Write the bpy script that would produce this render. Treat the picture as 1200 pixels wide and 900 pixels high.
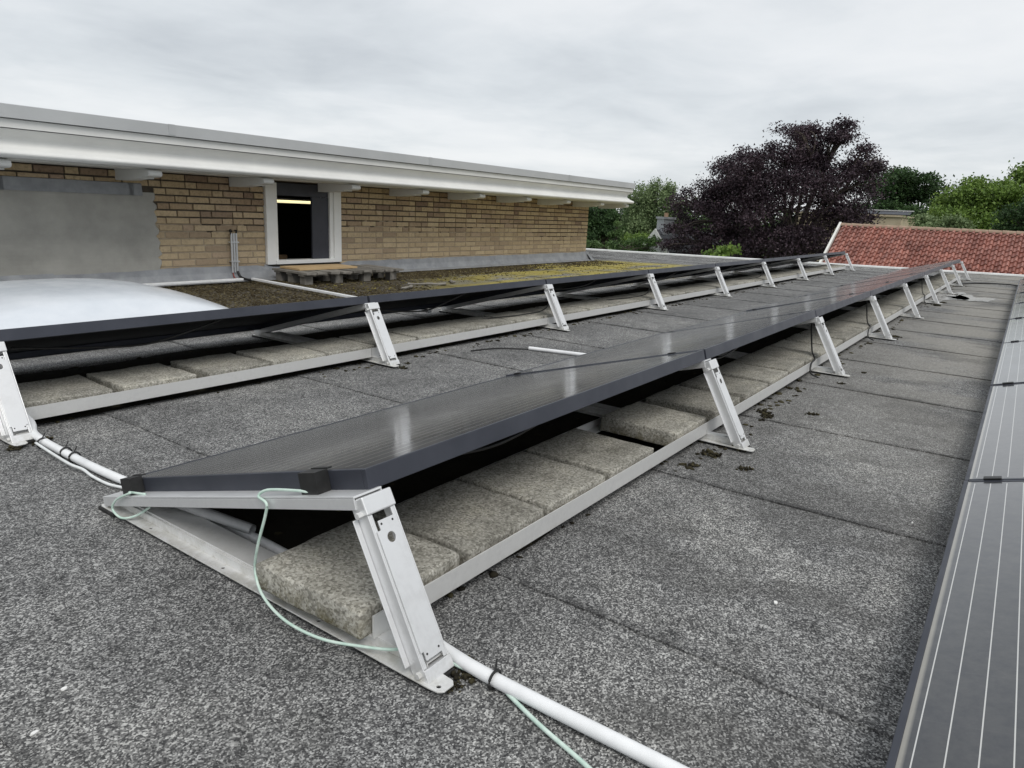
import bpy, bmesh, math, random
import numpy as np
from mathutils import Matrix, Vector, noise as mnz

random.seed(7)
rng = np.random.default_rng(7)
scene = bpy.context.scene
for o in list(bpy.data.objects):
    bpy.data.objects.remove(o, do_unlink=True)
C = scene.collection
rad = math.radians

# ---------------------------------------------------------------- camera
F_PX = 831.2
CAM = np.array([-0.862, -0.694, 0.812])
RM = np.array([[0.583, -0.811, 0.047], [-0.168, -0.177, -0.970], [0.795, 0.557, -0.240]])
_u, _s, _v = np.linalg.svd(RM); RM = _u @ _v
cam_data = bpy.data.cameras.new('camera')
cam = bpy.data.objects.new('camera', cam_data); C.objects.link(cam)
m = Matrix.Identity(4)
for i in range(3):
    m[i][0] = RM[0][i]; m[i][1] = -RM[1][i]; m[i][2] = -RM[2][i]; m[i][3] = CAM[i]
cam.matrix_world = m
cam_data.sensor_width = 36.0
cam_data.lens = F_PX / 1200 * 36
cam_data.clip_start = 0.02
cam_data.clip_end = 2000
scene.camera = cam
scene.render.resolution_x = 1024; scene.render.resolution_y = 768

# ---------------------------------------------------------------- world (overcast sky)
SUN_EL, SUN_AZ = 52.0, 235.0      # azimuth of the veiled sun, measured from +X towards +Y (behind the camera, right)
world = bpy.data.worlds.new('World'); scene.world = world
world.use_nodes = True
nt = world.node_tree; nt.nodes.clear()
def N(tree, t, **kw):
    n = tree.nodes.new(t)
    for k, v in kw.items(): setattr(n, k, v)
    return n
def ramp(tree, fac, stops, interp='LINEAR'):
    n = N(tree, 'ShaderNodeValToRGB'); n.color_ramp.interpolation = interp
    el = n.color_ramp.elements
    while len(el) < len(stops): el.new(0.5)
    for e, (p, col) in zip(el, stops):
        e.position = p; e.color = (*col, 1) if len(col) == 3 else col
    if fac is not None: tree.links.new(fac, n.inputs[0])
    return n.outputs[0]
def math_n(tree, op, a, b=None, clamp=False):
    n = N(tree, 'ShaderNodeMath', operation=op, use_clamp=clamp)
    for i, x in enumerate((a, b)):
        if x is None: continue
        if isinstance(x, (int, float)): n.inputs[i].default_value = x
        else: tree.links.new(x, n.inputs[i])
    return n.outputs[0]
def mix_c(tree, fac, a, b, blend='MIX'):
    n = N(tree, 'ShaderNodeMix', data_type='RGBA', blend_type=blend)
    for i, x in ((0, fac), (6, a), (7, b)):
        if isinstance(x, (int, float)): n.inputs[i].default_value = x
        elif isinstance(x, tuple): n.inputs[i].default_value = (*x, 1)
        else: tree.links.new(x, n.inputs[i])
    return n.outputs[2]
def noise(tree, vec, scale, detail=4, rough=0.55, dist=0.0):
    n = N(tree, 'ShaderNodeTexNoise')
    n.inputs['Scale'].default_value = scale; n.inputs['Detail'].default_value = detail
    n.inputs['Roughness'].default_value = rough; n.inputs['Distortion'].default_value = dist
    if vec is not None: tree.links.new(vec, n.inputs['Vector'])
    return n.outputs[0]

sky = N(nt, 'ShaderNodeTexSky', sky_type='NISHITA')
sky.sun_disc = False; sky.sun_elevation = rad(SUN_EL); sky.sun_rotation = rad(90 - SUN_AZ)
tc = N(nt, 'ShaderNodeTexCoord')
sep = N(nt, 'ShaderNodeSeparateXYZ'); nt.links.new(tc.outputs['Generated'], sep.inputs[0])
zc = math_n(nt, 'ADD', math_n(nt, 'MAXIMUM', sep.outputs[2], 0.0), 0.13)
comb = N(nt, 'ShaderNodeCombineXYZ')
nt.links.new(math_n(nt, 'DIVIDE', sep.outputs[0], zc), comb.inputs[0])
nt.links.new(math_n(nt, 'DIVIDE', sep.outputs[1], zc), comb.inputs[1])
big = noise(nt, comb.outputs[0], 0.55, 5, 0.52, 0.3)
fine = noise(nt, comb.outputs[0], 1.9, 6, 0.6, 0.4)
cl = math_n(nt, 'ADD', math_n(nt, 'MULTIPLY', big, 0.78), math_n(nt, 'MULTIPLY', fine, 0.22))
cloud = ramp(nt, cl, [(0.33, (4.9, 5.2, 5.5)), (0.45, (6.1, 6.4, 6.65)), (0.54, (7.0, 7.2, 7.38)), (0.66, (7.7, 7.8, 7.9))])
skyc = mix_c(nt, 0.93, sky.outputs[0], cloud)
bg = N(nt, 'ShaderNodeBackground'); bg.inputs[1].default_value = 0.1
nt.links.new(skyc, bg.inputs[0])
wo = N(nt, 'ShaderNodeOutputWorld'); nt.links.new(bg.outputs[0], wo.inputs[0])

# ---------------------------------------------------------------- veiled sun
sd = bpy.data.lights.new('sun', 'SUN'); sd.energy = 1.5; sd.angle = rad(28); sd.color = (1.0, 0.97, 0.92)
sun = bpy.data.objects.new('sun', sd); C.objects.link(sun)
dirv = Vector((math.cos(rad(SUN_EL)) * math.cos(rad(SUN_AZ)), math.cos(rad(SUN_EL)) * math.sin(rad(SUN_AZ)), math.sin(rad(SUN_EL))))
sun.rotation_euler = dirv.to_track_quat('Z', 'Y').to_euler()
sun.location = (0, 0, 20)

scene.view_settings.view_transform = 'Standard'; scene.view_settings.look = 'None'
scene.view_settings.exposure = 0.27; scene.view_settings.gamma = 1.0

# ---------------------------------------------------------------- helpers
def ray(u, v): return RM.T @ np.array([(u - 600) / F_PX, (v - 450) / F_PX, 1.0])
def at_z(u, v, z): d = ray(u, v); return CAM + d * (z - CAM[2]) / d[2]
def at_x(u, v, x): d = ray(u, v); return CAM + d * (x - CAM[0]) / d[0]
def at_y(u, v, y): d = ray(u, v); return CAM + d * (y - CAM[1]) / d[1]

class MB:
    def __init__(s): s.v = []; s.f = []
    def add(s, vs, fs):
        k = len(s.v); s.v += [tuple(map(float, p)) for p in vs]; s.f += [tuple(i + k for i in f) for f in fs]; return s
    def box(s, x0, x1, y0, y1, z0, z1):
        return s.add([(x0,y0,z0),(x1,y0,z0),(x1,y1,z0),(x0,y1,z0),(x0,y0,z1),(x1,y0,z1),(x1,y1,z1),(x0,y1,z1)],
                     [(3,2,1,0),(4,5,6,7),(0,1,5,4),(1,2,6,5),(2,3,7,6),(3,0,4,7)])
    def prism_x(s, prof, x0, x1):                    # profile of (y,z), extruded along x
        n = len(prof)
        a = sum(prof[i][0]*prof[(i+1)%n][1]-prof[(i+1)%n][0]*prof[i][1] for i in range(n))
        if a < 0: prof = prof[::-1]
        vs = [(x0, y, z) for y, z in prof] + [(x1, y, z) for y, z in prof]
        fs = [tuple(range(n))[::-1], tuple(range(n, 2*n))] + [(i, (i+1)%n, n+(i+1)%n, n+i) for i in range(n)]
        return s.add(vs, fs)
    def tube(s, pts, r, n=8, cap=True):
        pts = [Vector(p) for p in pts]; k = len(s.v); rings = len(pts)
        up = Vector((0, 0, 1))
        for i, p in enumerate(pts):
            t = (pts[min(i+1, rings-1)] - pts[max(i-1, 0)]).normalized()
            a = t.cross(up)
            if a.length < 1e-3: a = t.cross(Vector((1, 0, 0)))
            a.normalize(); b = a.cross(t)
            rr = r[i] if isinstance(r, (list, tuple)) else r
            for j in range(n):
                th = 2*math.pi*j/n
                q = p + a*math.cos(th)*rr + b*math.sin(th)*rr
                s.v.append(tuple(q))
        for i in range(rings-1):
            for j in range(n):
                s.f.append((k+i*n+j, k+i*n+(j+1)%n, k+(i+1)*n+(j+1)%n, k+(i+1)*n+j))
        if cap:
            s.f.append(tuple(k+j for j in range(n))[::-1]); s.f.append(tuple(k+(rings-1)*n+j for j in range(n)))
        return s
    def xf(s, fn): s.v = [tuple(fn(*p)) for p in s.v]; return s
    def mesh(s, name, mat, smooth=False, fix=True):
        me = bpy.data.meshes.new(name); me.from_pydata(s.v, [], s.f)
        if fix:
            bm = bmesh.new(); bm.from_mesh(me); bmesh.ops.recalc_face_normals(bm, faces=bm.faces); bm.to_mesh(me); bm.free()
        if mat: me.materials.append(mat)
        if smooth: me.shade_smooth()
        return me
    def build(s, name, mat, parent=None, smooth=False, bevel=0.0, loc=None):
        o = bpy.data.objects.new(name, s.mesh(name, mat, smooth)); C.objects.link(o)
        if parent: o.parent = parent
        if loc: o.location = loc
        if bevel:
            bv = o.modifiers.new('bevel', 'BEVEL'); bv.width = bevel; bv.segments = 2; bv.limit_method = 'ANGLE'; bv.angle_limit = rad(40)
        return o
def tag(o, label=None, cat=None, group=None, kind=None):
    if label: o['label'] = label
    if cat: o['category'] = cat
    if group: o['group'] = group
    if kind: o['kind'] = kind
    return o
def empty(name, loc=(0, 0, 0), rot=(0, 0, 0)):
    o = bpy.data.objects.new(name, None); C.objects.link(o); o.location = loc; o.rotation_euler = rot
    o.empty_display_size = 0.1
    return o
def link_mesh(name, me, parent=None, loc=(0, 0, 0), rot=(0, 0, 0)):
    o = bpy.data.objects.new(name, me); C.objects.link(o); o.location = loc; o.rotation_euler = rot
    if parent: o.parent = parent
    return o
def copy_tree(o, parent=None):
    c = o.copy(); C.objects.link(c); c.parent = parent
    for ch in list(o.children): copy_tree(ch, c)
    return c
def smooth_path(P, n=8):
    P = [Vector(p) for p in P]; P = [P[0]*2-P[1]] + P + [P[-1]*2-P[-2]]; out = []
    for i in range(1, len(P)-2):
        for k in range(n):
            t = k/n; a, b, c, d = P[i-1], P[i], P[i+1], P[i+2]
            out.append(0.5*((2*b)+(c-a)*t+(2*a-5*b+4*c-d)*t*t+(3*b-a-3*c+d)*t**3))
    out.append(P[-2]); return out
def plate(outline, holes, z0, z1):
    """flat plate in (x,y) with holes, between z0 and z1 -> MB"""
    bm = bmesh.new(); loops = [outline] + holes; edges = []; rings = []
    for lp in loops:
        vs = [bm.verts.new((x, y, z1)) for x, y in lp]; rings.append(vs)
        edges += [bm.edges.new((vs[i], vs[(i+1) % len(vs)])) for i in range(len(vs))]
    bmesh.ops.triangle_fill(bm, edges=edges, use_beauty=True)
    bm.verts.index_update()
    vs = [tuple(v.co) for v in bm.verts]; fs = [tuple(v.index for v in f.verts) for f in bm.faces]
    ri = [[v.index for v in r] for r in rings]; bm.free()
    n = len(vs); mb = MB()
    sides = []
    for r in ri:
        for i in range(len(r)): a, b = r[i], r[(i+1) % len(r)]; sides.append((a, b, b+n, a+n))
    mb.add(vs + [(x, y, z0) for x, y, _ in vs], fs + [tuple(i+n for i in f)[::-1] for f in fs] + sides)
    return mb
def circ(cx, cy, r, n=14, sy=1.0): return [(cx+r*math.cos(2*math.pi*i/n), cy+sy*r*math.sin(2*math.pi*i/n)) for i in range(n)]

# ---------------------------------------------------------------- materials
def mat(name, base=(0.5, 0.5, 0.5), rough=0.6, metal=0.0, spec=0.5):
    M = bpy.data.materials.new(name); M.use_nodes = True
    t = M.node_tree; b = t.nodes['Principled BSDF']
    b.inputs['Base Color'].default_value = (*base, 1); b.inputs['Roughness'].default_value = rough
    b.inputs['Metallic'].default_value = metal; b.inputs['Specular IOR Level'].default_value = spec
    return M, t, b
def pos(t): return N(t, 'ShaderNodeNewGeometry').outputs['Position']
def objc(t): return N(t, 'ShaderNodeTexCoord').outputs['Object']
def bump(t, b, h, strength, dist):
    n = N(t, 'ShaderNodeBump'); n.inputs['Strength'].default_value = strength; n.inputs['Distance'].default_value = dist
    t.links.new(h, n.inputs['Height']); t.links.new(n.outputs[0], b.inputs['Normal'])
def varied(name, c0, c1, scale, rough=0.6, metal=0.0, bs=0.0, bd=0.002, detail=6, rnd=0.0, spec=0.4, space='pos', r2=None, p0=0.3, p1=0.7):
    M, t, b = mat(name, c0, rough, metal, spec)
    v = pos(t) if space == 'pos' else objc(t)
    nz = noise(t, v, scale, detail, 0.62)
    col = ramp(t, nz, [(p0, c0), (p1, c1)])
    if rnd:
        oi = N(t, 'ShaderNodeObjectInfo')
        k = math_n(t, 'ADD', math_n(t, 'MULTIPLY', oi.outputs['Random'], rnd), 1 - rnd/2)
        mul = N(t, 'ShaderNodeMix', data_type='RGBA', blend_type='MULTIPLY'); mul.inputs[0].default_value = 1
        t.links.new(col, mul.inputs[6]); t.links.new(k, mul.inputs[7]); col = mul.outputs[2]
    t.links.new(col, b.inputs['Base Color'])
    if r2 is not None:
        t.links.new(ramp(t, noise(t, v, scale*1.7, 4), [(0.3, (rough,)*3), (0.7, (r2,)*3)]), b.inputs['Roughness'])
    if bs: bump(t, b, nz, bs, bd)
    return M

def felt_material():
    M, t, b = mat('roof_felt', rough=0.85, spec=0.25)
    p = pos(t)
    vor = N(t, 'ShaderNodeTexVoronoi'); vor.inputs['Scale'].default_value = 340; t.links.new(p, vor.inputs['Vector'])
    sv = N(t, 'ShaderNodeSeparateColor'); t.links.new(vor.outputs['Color'], sv.inputs[0])
    clump = noise(t, p, 75, 5, 0.8)
    g = math_n(t, 'ADD', math_n(t, 'MULTIPLY', sv.outputs[0], 0.62), math_n(t, 'MULTIPLY', clump, 0.75))
    g = math_n(t, 'SUBTRACT', g, 0.18)
    gran = ramp(t, g, [(0.2, (0.035, 0.035, 0.037)), (0.45, (0.10, 0.10, 0.10)), (0.62, (0.20, 0.20, 0.197)), (0.84, (0.47, 0.47, 0.46))])
    # broad tone: worn and dusty patches
    broad = noise(t, p, 1.6, 5, 0.6)
    tone = ramp(t, broad, [(0.3, (0.72,)*3), (0.5, (0.98,)*3), (0.7, (1.28, 1.27, 1.24))])
    col = mix_c(t, 1.0, gran, tone, 'MULTIPLY')
    mid = noise(t, p, 11, 5, 0.65)
    col = mix_c(t, 1.0, col, ramp(t, mid, [(0.3, (0.7,)*3), (0.5, (1.0,)*3), (0.72, (1.22,)*3)]), 'MULTIPLY')
    # dried silt where water stands, in long blotches between the rows
    mp = N(t, 'ShaderNodeMapping'); mp.inputs['Scale'].default_value = (0.9, 0.55, 1.0); t.links.new(p, mp.inputs[0])
    sp = N(t, 'ShaderNodeSeparateXYZ'); t.links.new(p, sp.inputs[0])
    silt = noise(t, mp.outputs[0], 1.5, 5, 0.6, 0.6)
    inx = N(t, 'ShaderNodeMapRange'); inx.inputs[1].default_value = 1.0; inx.inputs[2].default_value = 5.0; t.links.new(sp.outputs[0], inx.inputs[0])
    iny = N(t, 'ShaderNodeMapRange'); iny.inputs[1].default_value = 0.45; iny.inputs[2].default_value = -0.35; t.links.new(sp.outputs[1], iny.inputs[0])
    sm = math_n(t, 'MULTIPLY', math_n(t, 'MULTIPLY', inx.outputs[0], iny.outputs[0]), ramp(t, silt, [(0.38, (0, 0, 0)), (0.5, (1, 1, 1))]))
    siltc = ramp(t, noise(t, p, 60, 4, 0.7), [(0.3, (0.17, 0.163, 0.148)), (0.7, (0.36, 0.345, 0.31))])
    col = mix_c(t, math_n(t, 'MULTIPLY', sm, 0.8), col, siltc)
    wet = math_n(t, 'MULTIPLY', iny.outputs[0], ramp(t, noise(t, mp.outputs[0], 2.6, 4, 0.55, 0.8), [(0.55, (0, 0, 0)), (0.6, (1, 1, 1))]))
    col = mix_c(t, math_n(t, 'MULTIPLY', wet, 0.32), col, (0.055, 0.053, 0.05))
    # yellow-green moss film near the brick wall
    m1 = N(t, 'ShaderNodeMapRange'); m1.inputs[1].default_value = 3.05; m1.inputs[2].default_value = 3.5; t.links.new(sp.outputs[1], m1.inputs[0])
    m2 = N(t, 'ShaderNodeMapRange'); m2.inputs[1].default_value = 1.6; m2.inputs[2].default_value = 2.2; t.links.new(sp.outputs[0], m2.inputs[0])
    mp2 = N(t, 'ShaderNodeMapping'); mp2.inputs['Scale'].default_value = (0.35, 1.3, 1.0); t.links.new(p, mp2.inputs[0])
    mn = noise(t, mp2.outputs[0], 2.1, 7, 0.65, 0.3)
    m3 = N(t, 'ShaderNodeMapRange'); m3.inputs[1].default_value = 11.0; m3.inputs[2].default_value = 10.4; t.links.new(math_n(t, 'ADD', sp.outputs[0], math_n(t, 'MULTIPLY', math_n(t, 'SUBTRACT', sp.outputs[1], 5.0), 0.5)), m3.inputs[0])
    mf = math_n(t, 'MULTIPLY', math_n(t, 'MULTIPLY', math_n(t, 'MULTIPLY', m1.outputs[0], m3.outputs[0]), m2.outputs[0]), ramp(t, mn, [(0.38, (0, 0, 0)), (0.52, (1, 1, 1))]))
    mossc = ramp(t, noise(t, p, 9, 6, 0.7), [(0.28, (0.13, 0.115, 0.06)), (0.42, (0.29, 0.245, 0.06)), (0.6, (0.40, 0.335, 0.075)), (0.75, (0.31, 0.31, 0.12))])
    bx = N(t, 'ShaderNodeMapRange'); bx.inputs[1].default_value = 5.6; bx.inputs[2].default_value = 3.9
    t.links.new(math_n(t, 'SUBTRACT', sp.outputs[0], math_n(t, 'MULTIPLY', math_n(t, 'SUBTRACT', sp.outputs[1], 4.0), 1.2)), bx.inputs[0])
    mossc = mix_c(t, bx.outputs[0], mossc, ramp(t, noise(t, p, 22, 6, 0.7), [(0.3, (0.03, 0.024, 0.014)), (0.6, (0.075, 0.06, 0.035)), (0.8, (0.15, 0.13, 0.08))]))
    mf = math_n(t, 'MAXIMUM', mf, math_n(t, 'MULTIPLY', math_n(t, 'MULTIPLY', bx.outputs[0], m1.outputs[0]), 0.85))
    mf = math_n(t, 'MULTIPLY', mf, m3.outputs[0])
    col = mix_c(t, math_n(t, 'MULTIPLY', mf, 0.9), col, mossc)
    # bitumen that has bled out along the lap (object x = distance from the lap)
    so = N(t, 'ShaderNodeSeparateXYZ'); t.links.new(objc(t), so.inputs[0])
    wob = math_n(t, 'MULTIPLY', math_n(t, 'SUBTRACT', noise(t, p, 6, 4, 0.7), 0.42), 0.10)
    bl = N(t, 'ShaderNodeMapRange'); bl.inputs[1].default_value = 0.022; bl.inputs[2].default_value = 0.0; 
    t.links.new(math_n(t, 'SUBTRACT', so.outputs[0], wob), bl.inputs[0])
    col = mix_c(t, math_n(t, 'MULTIPLY', bl.outputs[0], ramp(t, noise(t, p, 2.3, 4, 0.6), [(0.38, (0.0,)*3), (0.66, (0.6,)*3)])), col, (0.022, 0.022, 0.023))
    t.links.new(col, b.inputs['Base Color'])
    bump(t, b, math_n(t, 'ADD', g, math_n(t, 'MULTIPLY', mid, 1.5)), 0.55, 0.004)
    return M
felt = felt_material()

def alu_material(name, base, rough, metal):
    M, t, b = mat(name, base, rough, metal)
    p = objc(t)
    nz = noise(t, pos(t), 9, 6, 0.7)
    fine_ = noise(t, pos(t), 70, 4, 0.7)
    dirt = math_n(t, 'ADD', math_n(t, 'MULTIPLY', nz, 0.7), math_n(t, 'MULTIPLY', fine_, 0.3))
    col = ramp(t, dirt, [(0.34, tuple(x*0.88 for x in base)), (0.5, tuple(x*0.98 for x in base)), (0.65, base)])
    sp = N(t, 'ShaderNodeSeparateXYZ'); t.links.new(pos(t), sp.inputs[0])
    low = N(t, 'ShaderNodeMapRange'); low.inputs[1].default_value = 0.05; low.inputs[2].default_value = 0.0; t.links.new(sp.outputs[2], low.inputs[0])
    grime = math_n(t, 'MULTIPLY', low.outputs[0], ramp(t, noise(t, pos(t), 24, 5, 0.7), [(0.42, (0, 0, 0)), (0.62, (1, 1, 1))]))
    col = mix_c(t, math_n(t, 'MULTIPLY', grime, 0.55), col, (0.30, 0.28, 0.20))
    t.links.new(col, b.inputs['Base Color'])
    t.links.new(ramp(t, nz, [(0.3, (rough+0.16,)*3), (0.7, (rough-0.04,)*3)]), b.inputs['Roughness'])
    return M
alu = alu_material('aluminium', (0.76, 0.765, 0.77), 0.36, 0.55)
alu_dull = alu_material('weathered_aluminium', (0.76, 0.76, 0.75), 0.46, 0.45)

def glass_material():
    M, t, b = mat('solar_cells', (0.01, 0.012, 0.018), 0.09)
    o = objc(t); s = N(t, 'ShaderNodeSeparateXYZ'); t.links.new(o, s.inputs[0])
    def lines(sock, pitch, width, off=0.0):
        f = math_n(t, 'FRACT', math_n(t, 'DIVIDE', math_n(t, 'ADD', sock, off), pitch))
        return math_n(t, 'LESS_THAN', math_n(t, 'ABSOLUTE', math_n(t, 'SUBTRACT', f, 0.5)), width/pitch/2)
    bus = lines(s.outputs[1], 0.0386, 0.0019, 0.006)
    inside = math_n(t, 'MULTIPLY', math_n(t, 'GREATER_THAN', s.outputs[0], 0.03), math_n(t, 'LESS_THAN', s.outputs[0], 1.625))
    bus = math_n(t, 'MULTIPLY', bus, inside)
    gap = lines(s.outputs[0], 0.1572, 0.002, 0.035)
    nz = noise(t, pos(t), 7, 5, 0.6)
    cell = ramp(t, nz, [(0.3, (0.009, 0.011, 0.017)), (0.7, (0.017, 0.019, 0.026))])
    col = mix_c(t, math_n(t, 'MULTIPLY', gap, 0.25), cell, (0.05, 0.05, 0.055))
    col = mix_c(t, math_n(t, 'MULTIPLY', bus, 0.9), col, (0.62, 0.62, 0.60))
    dust = ramp(t, noise(t, pos(t), 35, 6, 0.7), [(0.35, (0.01,)*3), (0.8, (0.12,)*3)])
    edge = N(t, 'ShaderNodeMapRange'); edge.inputs[1].default_value = 0.909; edge.inputs[2].default_value = 0.914; t.links.new(s.outputs[1], edge.inputs[0])
    dustf = math_n(t, 'ADD', dust, math_n(t, 'MULTIPLY', edge.outputs[0], 0.6))
    col = mix_c(t, dustf, col, (0.38, 0.36, 0.31))
    t.links.new(col, b.inputs['Base Color'])
    b.inputs['Roughness'].default_value = 0.36; b.inputs['Coat Weight'].default_value = 1.0; b.inputs['Coat IOR'].default_value = 1.4
    t.links.new(ramp(t, noise(t, pos(t), 5, 6, 0.65), [(0.3, (0.09,)*3), (0.7, (0.17,)*3)]), b.inputs['Coat Roughness'])
    return M
cells = glass_material()
frame_mat = varied('dark_anodised_frame', (0.038, 0.042, 0.055), (0.058, 0.062, 0.078), 6, 0.38, 0.35, r2=0.5)
black_mat = varied('black_backsheet', (0.012, 0.012, 0.013), (0.02, 0.02, 0.021), 5, 0.5)
black_plastic = varied('black_plastic', (0.012, 0.012, 0.012), (0.025, 0.025, 0.025), 30, 0.45)
pvc = varied('white_conduit', (0.66, 0.67, 0.68), (0.82, 0.83, 0.84), 10, 0.35, bs=0.0, r2=0.5)
pvc_grey = varied('grey_tube', (0.34, 0.345, 0.35), (0.5, 0.5, 0.5), 12, 0.45)
wire_green = varied('pale_green_wire', (0.42, 0.58, 0.50), (0.66, 0.76, 0.70), 40, 0.4)
wire_white = varied('white_wire', (0.6, 0.62, 0.62), (0.78, 0.8, 0.8), 30, 0.4)
rubber = varied('rubber', (0.015, 0.015, 0.015), (0.035, 0.034, 0.032), 40, 0.8)

def paver_material():
    M, t, b = mat('washed_concrete', rough=0.9, spec=0.2)
    p = objc(t); oi = N(t, 'ShaderNodeObjectInfo')
    ad = N(t, 'ShaderNodeVectorMath', operation='ADD'); cm = N(t, 'ShaderNodeCombineXYZ')
    t.links.new(math_n(t, 'MULTIPLY', oi.outputs['Random'], 37), cm.inputs[0]); t.links.new(p, ad.inputs[0]); t.links.new(cm.outputs[0], ad.inputs[1])
    q = ad.outputs[0]
    vor = N(t, 'ShaderNodeTexVoronoi'); vor.inputs['Scale'].default_value = 210; t.links.new(q, vor.inputs['Vector'])
    sv = N(t, 'ShaderNodeSeparateColor'); t.links.new(vor.outputs['Color'], sv.inputs[0])
    fine_ = noise(t, q, 170, 6, 0.8)
    g = math_n(t, 'ADD', math_n(t, 'MULTIPLY', sv.outputs[1], 0.45), math_n(t, 'MULTIPLY', fine_, 0.55))
    col = ramp(t, g, [(0.18, (0.12, 0.114, 0.098)), (0.42, (0.29, 0.279, 0.243)), (0.6, (0.40, 0.387, 0.343)), (0.8, (0.54, 0.525, 0.475))])
    blot = noise(t, q, 9, 6, 0.65)
    col = mix_c(t, 1.0, col, ramp(t, blot, [(0.3, (0.62, 0.62, 0.60)), (0.5, (1.0,)*3), (0.72, (1.18, 1.17, 1.12))]), 'MULTIPLY')
    k = math_n(t, 'ADD', math_n(t, 'MULTIPLY', oi.outputs['Random'], 0.35), 0.8)
    mul = N(t, 'ShaderNodeMix', data_type='RGBA', blend_type='MULTIPLY'); mul.inputs[0].default_value = 1
    t.links.new(col, mul.inputs[6]); t.links.new(k, mul.inputs[7]); col = mul.outputs[2]
    s = N(t, 'ShaderNodeSeparateXYZ'); t.links.new(p, s.inputs[0])
    lowm = N(t, 'ShaderNodeMapRange'); lowm.inputs[1].default_value = 0.045; lowm.inputs[2].default_value = 0.0; t.links.new(s.outputs[2], lowm.inputs[0])
    mm = math_n(t, 'MULTIPLY', math_n(t, 'MULTIPLY', lowm.outputs[0], ramp(t, noise(t, q, 26, 5, 0.7), [(0.42, (0, 0, 0)), (0.6, (1, 1, 1))])), 0.75)
    col = mix_c(t, mm, col, (0.12, 0.10, 0.035))
    t.links.new(col, b.inputs['Base Color'])
    bump(t, b, math_n(t, 'ADD', g, math_n(t, 'MULTIPLY', blot, 0.6)), 0.9, 0.004)
    return M
paver_mat = paver_material()

# ---------------------------------------------------------------- ground and our own roof
GZ = -3.4
grass = varied('grass', (0.045, 0.075, 0.022), (0.085, 0.12, 0.04), 0.6, 0.9)
g = MB().add([(-400, -500, GZ), (900, -500, GZ), (900, 500, GZ), (-400, 500, GZ)], [(0, 1, 2, 3)]).build('ground', grass)
tag(g, kind='structure')

# the far roof edge runs at a slant
PZ = 0.085
pA, pB = at_z(688, 291.5, PZ), at_z(1200, 322.5, PZ)
sl = (pB[0]-pA[0])/(pB[1]-pA[1])
def edge_x(y): return pA[0] + (y-pA[1])*sl
def edge_y(x): return pA[1] + (x-pA[0])/sl
YLO, YHI, XLO = -4.2, 9.0, -4.0
under = varied('dark_deck', (0.05, 0.05, 0.05), (0.08, 0.08, 0.08), 3, 0.9)
facade = varied('facade_brick', (0.22, 0.15, 0.09), (0.33, 0.24, 0.15), 2, 0.85)
dk = MB()
poly = [(XLO, YLO), (edge_x(YLO), YLO), (edge_x(YHI), YHI), (XLO, YHI)]
vs = [(x, y, GZ-0.05) for x, y in poly] + [(x, y, -0.004) for x, y in poly]
dk.add(vs, [(0,1,2,3), (4,5,6,7), (0,1,5,4), (1,2,6,5), (2,3,7,6), (3,0,4,7)])
roof = dk.build('flat_roof', under); tag(roof, kind='structure')
roof.data.materials.append(facade)
for p_ in roof.data.polygons:
    if abs(p_.normal.z) < 0.5: p_.material_index = 1

seams = [0.33 + 0.885*i for i in range(-5, 24)]
for i, s0 in enumerate(seams):
    r_ = random.Random(i); mb = MB(); ny = 90
    ph = r_.uniform(0, 60); w = [0.016*mnz.noise((k*0.11+ph, ph, 0))+0.007*mnz.noise((k*0.45, ph, 3)) for k in range(ny+1)]
    span = 0.885 + 0.06
    ymax = min(5.46 if s0 < 9.6 else 99, 8.9)
    rows = []
    y_end = lambda x: min(ymax, edge_y(x) - 0.02)
    y1a, y1b = y_end(s0), y_end(s0+span)
    if min(y1a, y1b) < YLO: continue
    for k in range(ny+1):
        t_ = k/ny; ya = YLO + t_*(y1a-YLO); yb = YLO + t_*(y1b-YLO); dx = w[k]
        rows.append([(dx, ya, 0.0), (dx, ya, 0.0055), (0.03+dx, ya, 0.0042+0.0006*r_.random()), (span*0.5, (ya+yb)/2, 0.0022), (span, yb, 0.0)])
    vs = [p for r in rows for p in r]; fs = []
    for k in range(ny):
        for j in range(4): a = k*5+j; fs.append((a, a+1, a+6, a+5))
    mb.add(vs, fs)
    mb.build('felt_strip', felt, roof, loc=(s0, 0, 0))

# white edge trim in lengths, with felt upstand inside it
trim_m = varied('white_roof_trim', (0.62, 0.63, 0.62), (0.78, 0.79, 0.78), 4, 0.5, r2=0.65)
upst = felt
tr = empty('roof_edge_trim', (pA[0], pA[1], 0)); tag(tr, 'white edge trim along the far slanting edge of the flat roof', 'roof trim')
dx_, dy_ = (pB[0]-pA[0]), (pB[1]-pA[1]); Lp = math.hypot(dx_, dy_); ex, ey = dx_/Lp, dy_/Lp; nx, ny_ = -ey, ex   # n points away from the roof or to it
if nx < 0: nx, ny_ = -nx, -ny_
def along(prof, s0, s1):
    mb = MB(); n = len(prof)
    pts = lambda s: [(ex*s+nx*d, ey*s+ny_*d, z) for d, z in prof]
    return mb.add(pts(s0)+pts(s1), [tuple(range(n)), tuple(range(n, 2*n))] + [(i, (i+1)%n, n+(i+1)%n, n+i) for i in range(n)])
s = -6.0
while s < Lp+4:
    e = min(s+2.5, Lp+4)
    along([(-0.02, PZ-0.028), (-0.02, PZ), (0.07, PZ+0.006), (0.07, PZ-0.11), (0.055, PZ-0.11), (0.055, PZ-0.028)], s+0.002, e-0.002).build('trim_length', trim_m, tr)
    s = e
along([(-0.30, 0.003), (-0.05, PZ-0.034), (0.05, PZ-0.034), (0.05, 0.0)], -6, Lp+4).build('felt_upstand', felt, tr)

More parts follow.
